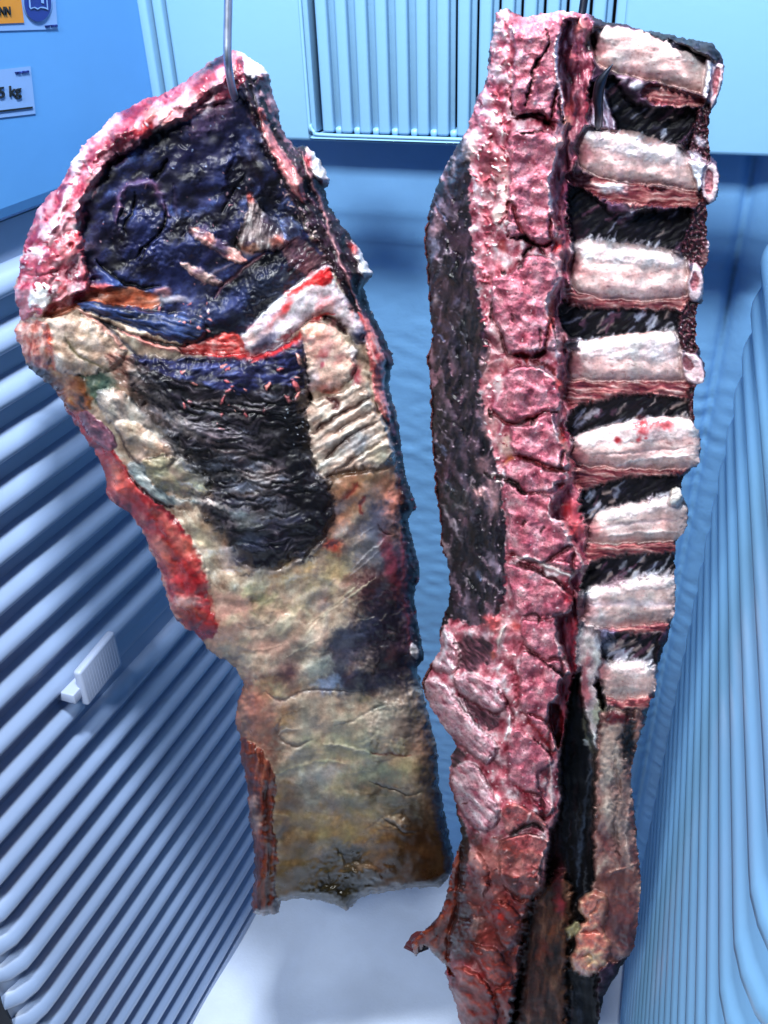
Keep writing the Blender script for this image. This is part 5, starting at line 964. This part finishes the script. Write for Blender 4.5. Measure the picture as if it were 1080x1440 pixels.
# blood stains and scrapes on the ribs
B_.blobs([(903, 600, 13, 12, 20, (150, 34, 44), .85), (934, 598, 14, 8, 0, (160, 50, 56), .85), (869, 619, 5, 5, 0, (150, 20, 30), .9), (899, 618, 4, 4, 0, (150, 24, 34), .8), (908, 618, 3, 3, 0, (150, 24, 34), .8), (862, 264, 22, 8, 4, (244, 242, 250), .9, 2), (897, 118, 10, 7, 0, (240, 232, 240), .9, 2), (875, 110, 8, 6, 0, (226, 210, 220), .7, 1), (918, 62, 14, 6, 25, (190, 130, 130), .5), (848, 62, 14, 22, 0, (192, 186, 184), .7), (835, 860, 18, 24, 0, (206, 200, 206), .8, 1), (850, 850, 14, 10, 0, (190, 150, 140), .6), (865, 820, 20, 8, -10, (110, 84, 104), .6)], 4)
B_.lines([([(830, 640), (900, 636), (978, 628)], 1.6, (150, 130, 136), .5, -.6), ([(860, 655), (910, 645), (975, 640)], 2.2, (226, 222, 226), .6, .6), ([(835, 745), (890, 736), (960, 730)], 3, (150, 130, 142), .5, -.5), ([(850, 756), (900, 748), (955, 748)], 2, (220, 216, 214), .6, .6), ([(830, 850), (880, 848), (948, 850)], 5, (160, 150, 168), .5, -.5)])
rs_ = np.random.RandomState(3)
for i, d in enumerate(RIBS[:5]):
    q = np.array(d['b'], float); lo, hi = q.min(0), q.max(0)
    for k in range(34):
        x, y = rs_.uniform(lo, hi)
        if segdist(np.array([x]), np.array([y]), q, True)[0] < 5: continue
        B_.lines([([(x, y), (x+rs_.uniform(1.5, 4), y+.4), (x+rs_.uniform(4, 7), y+rs_.uniform(-.5, 1.2))], .8, (140, 84, 88), rs_.uniform(.3, .7), -.2)], .5)
for i, d in enumerate(RIBS):
    q = np.array(d['b'], float); lx = q[:, 0].min(); ly = q[q[:, 0] < lx+12][:, 1].mean()
    B_.blobs([(lx+4, ly, 13, 17, 0, (150, 74, 86), .6, -2), (lx+18, ly+6, 10, 8, 0, (190, 130, 132), .45)], 4)
    if i == 0: continue
    w = sorted([v for v in d['w'] if v[1] < np.mean([a[1] for a in d['w']])+2], key=lambda v: v[0]); rs_ = np.random.RandomState(700+i)
    for k in range(26):
        x = rs_.uniform(w[0][0]+4, w[-1][0]-4); y = np.interp(x, [a[0] for a in w], [a[1] for a in w])+rs_.uniform(-2, 4); L_ = rs_.uniform(5, 15); an = math.radians(rs_.normal(-48, 14))
        B_.lines([([(x, y), (x+L_*.5*math.cos(an), y+L_*.5*math.sin(an)), (x+L_*math.cos(an), y+L_*math.sin(an))], rs_.uniform(.9, 2.0), (220, 216, 228), rs_.uniform(.4, .9), .5)])
# top cap, sawn edge and rib ends
B_.P([(895, 38), (903, 40), (953, 49), (999, 57), (1012, 72), (1011, 84), (994, 82), (973, 76), (949, 66), (915, 49)], T(BLACK, (16, 8), 14, 4, 1.4, 1.6, .6), bEd, add=2, r=6, warp=2.5)
for p in ([(984, 150), (1000, 150), (1000, 222), (985, 228), (968, 222), (960, 205), (974, 180)], [(978, 290), (998, 285), (998, 372), (975, 372), (963, 360), (958, 345), (970, 322)], [(965, 425), (985, 428), (985, 490), (962, 492), (953, 470), (955, 445)], [(966, 545), (980, 540), (980, 600), (970, 580)]):
    B_.P(p, T([(10, 4, 8), (34, 10, 18), (70, 26, 36), (120, 70, 80)], (5, 5), 0, 4, 1.6, 2, .9, spk=[(.6, 3, (214, 196, 206), .8)]), bEd, h=17, warp=3, ws=5, soft=1.5)
B_.blobs([(985, 199, 9, 7, 30, (226, 224, 236), .8, 1.5), (978, 222, 14, 8, 20, (230, 226, 240), .8, 1.5), (997, 345, 6, 14, 0, (206, 190, 200), .8, 2), (990, 362, 6, 10, 0, (150, 110, 110), .7)], 3)
ENDS = [([(996, 86), (1006, 90), (1017, 91), (1016, 116), (1006, 145), (999, 153), (998, 130), (1001, 108)], [(1005, 100), (1012, 96), (1009, 126), (1003, 138), (1002, 120)], 0),
        (ell(999, 257, 12.5, 29, 20, .05), ell(997, 257, 6.2, 19, 16, .05), 1), (ell(978, 398, 11.5, 27, 20), ell(977, 396, 5, 14, 16), 2),
        ([(956, 494), (968, 494), (980, 499), (991, 521), (990, 540), (976, 540), (963, 532), (958, 512)], ell(967, 511, 7, 12, 16, -.4), 3)]
for out_, inn, i in ENDS:
    l = B_.lab('cut_face', M_BONE, parent=lR_[i]); l2 = B_.lab('marrow', M_BONE, parent=lR_[i])
    B_.P(out_, T([(176, 144, 152), (204, 178, 184), (222, 204, 208)], (8, 8), 0, 3, 1.3, .4, .3), l, h=19, add=2, r=5, warp=1, sm=2)
    B_.P(inn, T([(124, 62, 74), (158, 96, 106), (182, 128, 136)], (4, 4), 0, 3, 1.3, .6, .4), l2, add=-1.5, r=3, warp=1, sm=2)
B_.P([(968, 228), (982, 228), (992, 230), (987, 250), (984, 268), (977, 254)], T(WHITE, (6, 6)), lR_[1], h=24, warp=1.5)
B_.P([(993, 84), (1001, 90), (1000, 112), (992, 136), (987, 134), (992, 108)], T(WHITE, (6, 6)), lR_[0], h=25, warp=1.5)
B_.P([(943, 690), (952, 684), (960, 694), (956, 706), (946, 712), (940, 704)], T([(206, 190, 180), (236, 226, 218), (246, 240, 238)], (6, 6)), lw, h=24, add=3, r=5)
# translucent web at the hook tip
B_.P([(838, 118), (846, 110), (852, 130), (860, 160), (868, 178), (850, 182), (834, 176), (826, 168)], T([(70, 44, 66), (120, 92, 112), (170, 156, 176), (206, 200, 216)], (5, 40), -12, 4, 1.5, 1, .3), bCv, h=16, warp=2, soft=3)
B_.blobs([(830, 60, 8, 14, 10, (14, 6, 12), .95, -3), (826, 150, 8, 24, 0, (120, 30, 44), .7), (806, 320, 10, 20, 0, (50, 16, 30), .7), (842, 150, 8, 20, -10, (150, 140, 160), .5)], 3)
# lower inside: cartilage strip, dark hollow, flap, fat knot
B_.P([(808, 950), (835, 940), (850, 985), (860, 1060), (866, 1120), (860, 1200), (850, 1260), (845, 1330), (838, 1400), (842, 1475), (724, 1475), (735, 1340), (758, 1280), (770, 1230), (774, 1180), (790, 1130), (790, 1060), (800, 990)], T([(3, 4, 6), (6, 7, 12), (10, 13, 22), (34, 44, 62)], (8, 60), -3, 4, 1.3, .8, .2), bTe, h=-8, warp=3, soft=3)  # recess shade is painted here as near-black colour
B_.lines([([(826, 1010), (830, 1070), (824, 1130), (816, 1200), (812, 1250)], 3, (70, 84, 104), .6, 1), ([(820, 1000), (826, 1040), (838, 1060)], 3, (130, 128, 110), .6, 1), ([(780, 1300), (770, 1360), (764, 1420)], 2, (84, 74, 58), .6, 1), ([(770, 1380), (790, 1350), (810, 1320)], 1.4, (80, 70, 60), .5, .8), ([(820, 1040), (828, 1048)], 2.4, (200, 200, 206), .8, 1)], 3)
for i in range(34):
    rs_ = np.random.RandomState(2200+i); x, y = rs_.uniform(775, 845), rs_.uniform(1000, 1420); x = x-(y-1000)*.09; L_ = rs_.uniform(14, 60)
    B_.lines([([(x, y), (x-1+rs_.normal(0, 1.5), y+L_*.5), (x-3, y+L_)], rs_.uniform(.7, 2.2), [(70, 84, 106), (40, 50, 72), (90, 80, 66), (60, 24, 30), (110, 116, 124)][rs_.randint(5)], rs_.uniform(.25, .65), .6)], 3)  # blue-grey strokes paint a faint sheen, the others are fibres
B_.blobs([(765, 1330, 22, 40, 10, (56, 36, 24), .8, 3), (785, 1390, 24, 40, 0, (40, 30, 22), .75, 2), (800, 1290, 16, 24, 0, (36, 28, 24), .7, 2), (780, 1180, 8, 40, 4, (70, 20, 30), .6, 2), (838, 1090, 8, 40, -4, (100, 84, 80), .6, 3), (836, 1160, 7, 40, 0, (84, 60, 58), .6, 3)], 6)
B_.P([(742, 1285), (770, 1240), (792, 1225), (806, 1260), (804, 1310), (798, 1380), (792, 1475), (722, 1475), (728, 1400), (734, 1330)], T([(22, 12, 9), (48, 28, 20), (78, 48, 36), (120, 84, 64)], (10, 44), 6, 5, 1.5, 1.2, .2), bLm, h=2, add=4, r=18, warp=6, soft=5)
B_.mottle([(745, 1290), (795, 1240), (800, 1380), (780, 1470), (728, 1440)], 26, (3, 8), [(130, 60, 50), (90, 60, 44), (30, 16, 12), (150, 110, 90), (60, 40, 30)], 518, 80, 20, (1.5, 4), a=(.3, .7), dh=1.2)
B_.blobs([(785, 1240, 8, 34, 5, (70, 20, 30), .8), (788, 1275, 9, 14, 0, (130, 40, 50), .9, 2), (776, 1310, 5, 14, 10, (110, 60, 40), .7)], 4)
B_.P([(812, 880), (842, 890), (846, 930), (838, 960), (845, 990), (858, 1030), (848, 1062), (834, 1050), (822, 1000), (812, 950)], T([(120, 104, 110), (164, 150, 156), (190, 184, 186), (206, 204, 206)], (14, 20), 10, 4, 1.3, 1.4, .3), bFl, h=15, warp=3.5, soft=2.5)
B_.blobs([(822, 960, 8, 34, 4, (150, 60, 72), .7), (846, 1005, 14, 20, 0, (150, 154, 128), .7), (852, 900, 14, 16, 0, (150, 164, 196), .6)], 5)
B_.P([(846, 1000), (880, 998), (905, 1004), (900, 1040), (890, 1090), (893, 1140), (899, 1200), (904, 1240), (900, 1292), (894, 1332), (870, 1352), (840, 1350), (828, 1310), (832, 1262), (834, 1200), (836, 1120), (838, 1060)], T([(70, 40, 44), (122, 84, 82), (156, 120, 114), (186, 164, 154)], (16, 34), 14, 5, 1.5, 2, .3), bFl, h=9, add=5, r=16, warp=4)
B_.mottle([(850, 1010), (890, 1020), (890, 1130), (898, 1240), (890, 1320), (850, 1340), (845, 1250), (855, 1130)], 60, (3, 10), [(190, 160, 150), (110, 60, 62), (70, 34, 40), (206, 180, 170), (150, 100, 96), (90, 84, 90)], 514, 70, 30, (1.2, 3), a=(.35, .8), dh=1.8)
B_.lines([([(862, 1060), (870, 1110), (864, 1160), (872, 1220)], 3, (60, 34, 38), .6, -2.5), ([(885, 1130), (880, 1180), (890, 1230)], 2.2, (200, 180, 172), .6, 1.6), ([(852, 1230), (872, 1222), (896, 1214)], 2, (206, 180, 166), .6, 1.4)], 3)
B_.blobs([(862, 1050, 18, 50, -4, (176, 164, 154), .7, 2), (864, 1130, 15, 44, 0, (164, 146, 138), .6, 1.5), (852, 1090, 8, 60, -2, (196, 186, 176), .55, 1.5)], 6)
B_.blobs([(874, 1290, 24, 40, 0, (96, 44, 50), .7), (865, 1240, 24, 16, -20, (110, 60, 52), .7), (885, 1040, 10, 40, 6, (6, 6, 10), .95, -4), (880, 1110, 16, 20, 0, (110, 92, 92), .5), (868, 1010, 20, 8, 0, (70, 16, 26), .9), (884, 1320, 12, 24, 0, (60, 24, 32), .7)], 6)
B_.P([(818, 1262), (838, 1250), (854, 1266), (854, 1290), (850, 1310), (860, 1330), (852, 1356), (832, 1373), (812, 1370), (802, 1352), (808, 1332), (810, 1305), (822, 1292), (812, 1278)], T([(150, 78, 70), (196, 122, 108), (212, 156, 134), (230, 196, 164)], (10, 10), 0, 4, 1.3, 1.4, .3), bKn, h=13, add=8, r=10, warp=2)
B_.lines([([(826, 1285), (838, 1278), (844, 1268)], 2, (110, 50, 44), .8, -2.5), ([(816, 1312), (830, 1308), (844, 1312)], 2.2, (120, 50, 44), .8, -2.5), ([(820, 1348), (830, 1342), (834, 1352), (826, 1358)], 1.8, (130, 80, 40), .8, -2)], 1)
B_.blobs([(830, 1320, 12, 12, 0, (190, 100, 90), .7), (835, 1350, 12, 10, 0, (214, 200, 160), .6), (836, 1268, 10, 10, 0, (190, 120, 110), .7)], 2)
B_.P([(796, 1306), (812, 1296), (816, 1304), (808, 1318), (798, 1320)], T([(120, 110, 80), (160, 150, 116)], (6, 6)), bKn, h=8, add=2, r=4)
# ragged brown tag, lower left
B_.P([(576, 1326), (598, 1306), (616, 1290), (628, 1258), (638, 1200), (652, 1190), (648, 1240), (642, 1290), (632, 1330), (636, 1372), (618, 1350), (600, 1334), (586, 1346)], T([(34, 12, 10), (84, 32, 24), (120, 56, 42), (140, 80, 62)], (10, 24), 20, 4, 1.4, 2, .5), bTg, h=0, add=6, r=10, warp=3)
B_.P([(625, 1120), (648, 1150), (660, 1190), (654, 1250), (664, 1290), (650, 1330), (634, 1330), (640, 1270), (646, 1200), (634, 1150)], T([(10, 5, 6), (26, 12, 12), (46, 22, 22), (90, 50, 50)], (8, 24), 8, 4, 1.4, 2, .6), bBk, warp=3, soft=2)
B_.specks([(640, 1180), (655, 1250), (650, 1330), (640, 1300)], 18, (.8, 2), [(190, 160, 160), (140, 80, 80)], 91, .8)
B_.blobs([(690, 1260, 60, 70, 0, (110, 36, 32), .4), (690, 1380, 60, 70, 0, (96, 30, 26), .5), (650, 1300, 30, 60, 10, (60, 24, 20), .5), (870, 1270, 30, 60, 0, (96, 50, 48), .4)], 9)
B_.L[B_.L == 0] = bCv
B_.weather(1300, 2.0)
B_.H += 0.12*fbm(B_.X/3.1, B_.Y/3.1, 78, 3)
B_.smooth(2)
B_.islands()
NR = np.array([math.sin(math.radians(14)), -math.cos(math.radians(14)), 0.0])
OR_ = at_y(780, 120, 0.43)
B_.build(meatR, NR, float(NR@OR_), ('back_bark', M_MBACK, 38), 0.76)

# ------------------------------------------------------------------ hooks
def onL(x, y, w): return at_plane(x, y, NL, float(NL@OL)+w/1000)
def onR(x, y, w): return at_plane(x, y, NR, float(NR@OR_)+w/1000)
hk = catmull([onL(320.5, -150, 62), onL(321, -60, 62), onL(321, 0, 62), onL(320, 50, 62), onL(320, 78, 62), onL(322, 100, 58), onL(326, 122, 46), onL(330, 136, 30), onL(334, 146, 8), onL(336, 140, -16)], 5, False)
tag(tube('meat_hook', hk, 0.0019, M_STEEL, None, 16), 'bright steel rod hook piercing the top of the flank cut', 'hook')
hk = catmull([onR(836, -120, -30), onR(824, -20, -30), onR(819, 16, -30), onR(812, 60, -28), onR(812, 130, -22), onR(826, 172, -4), onR(840, 178, 14), onR(842, 160, 24), onR(841, 138, 28), onR(844, 118, 31), onR(852, 103, 33), onR(862, 90, 34)], 5, False)
nk = len(hk); rads = [0.0018]*nk
for i in range(nk):
    t = (nk-1-i)/nk
    if t < 0.30: rads[i] = max(0.0002, 0.0022*min(1, t/0.16))
tag(tube('meat_hook', hk, rads, M_DSTEEL, None, 14), 'dark steel hook with pointed tip coming out between the upper ribs', 'hook')
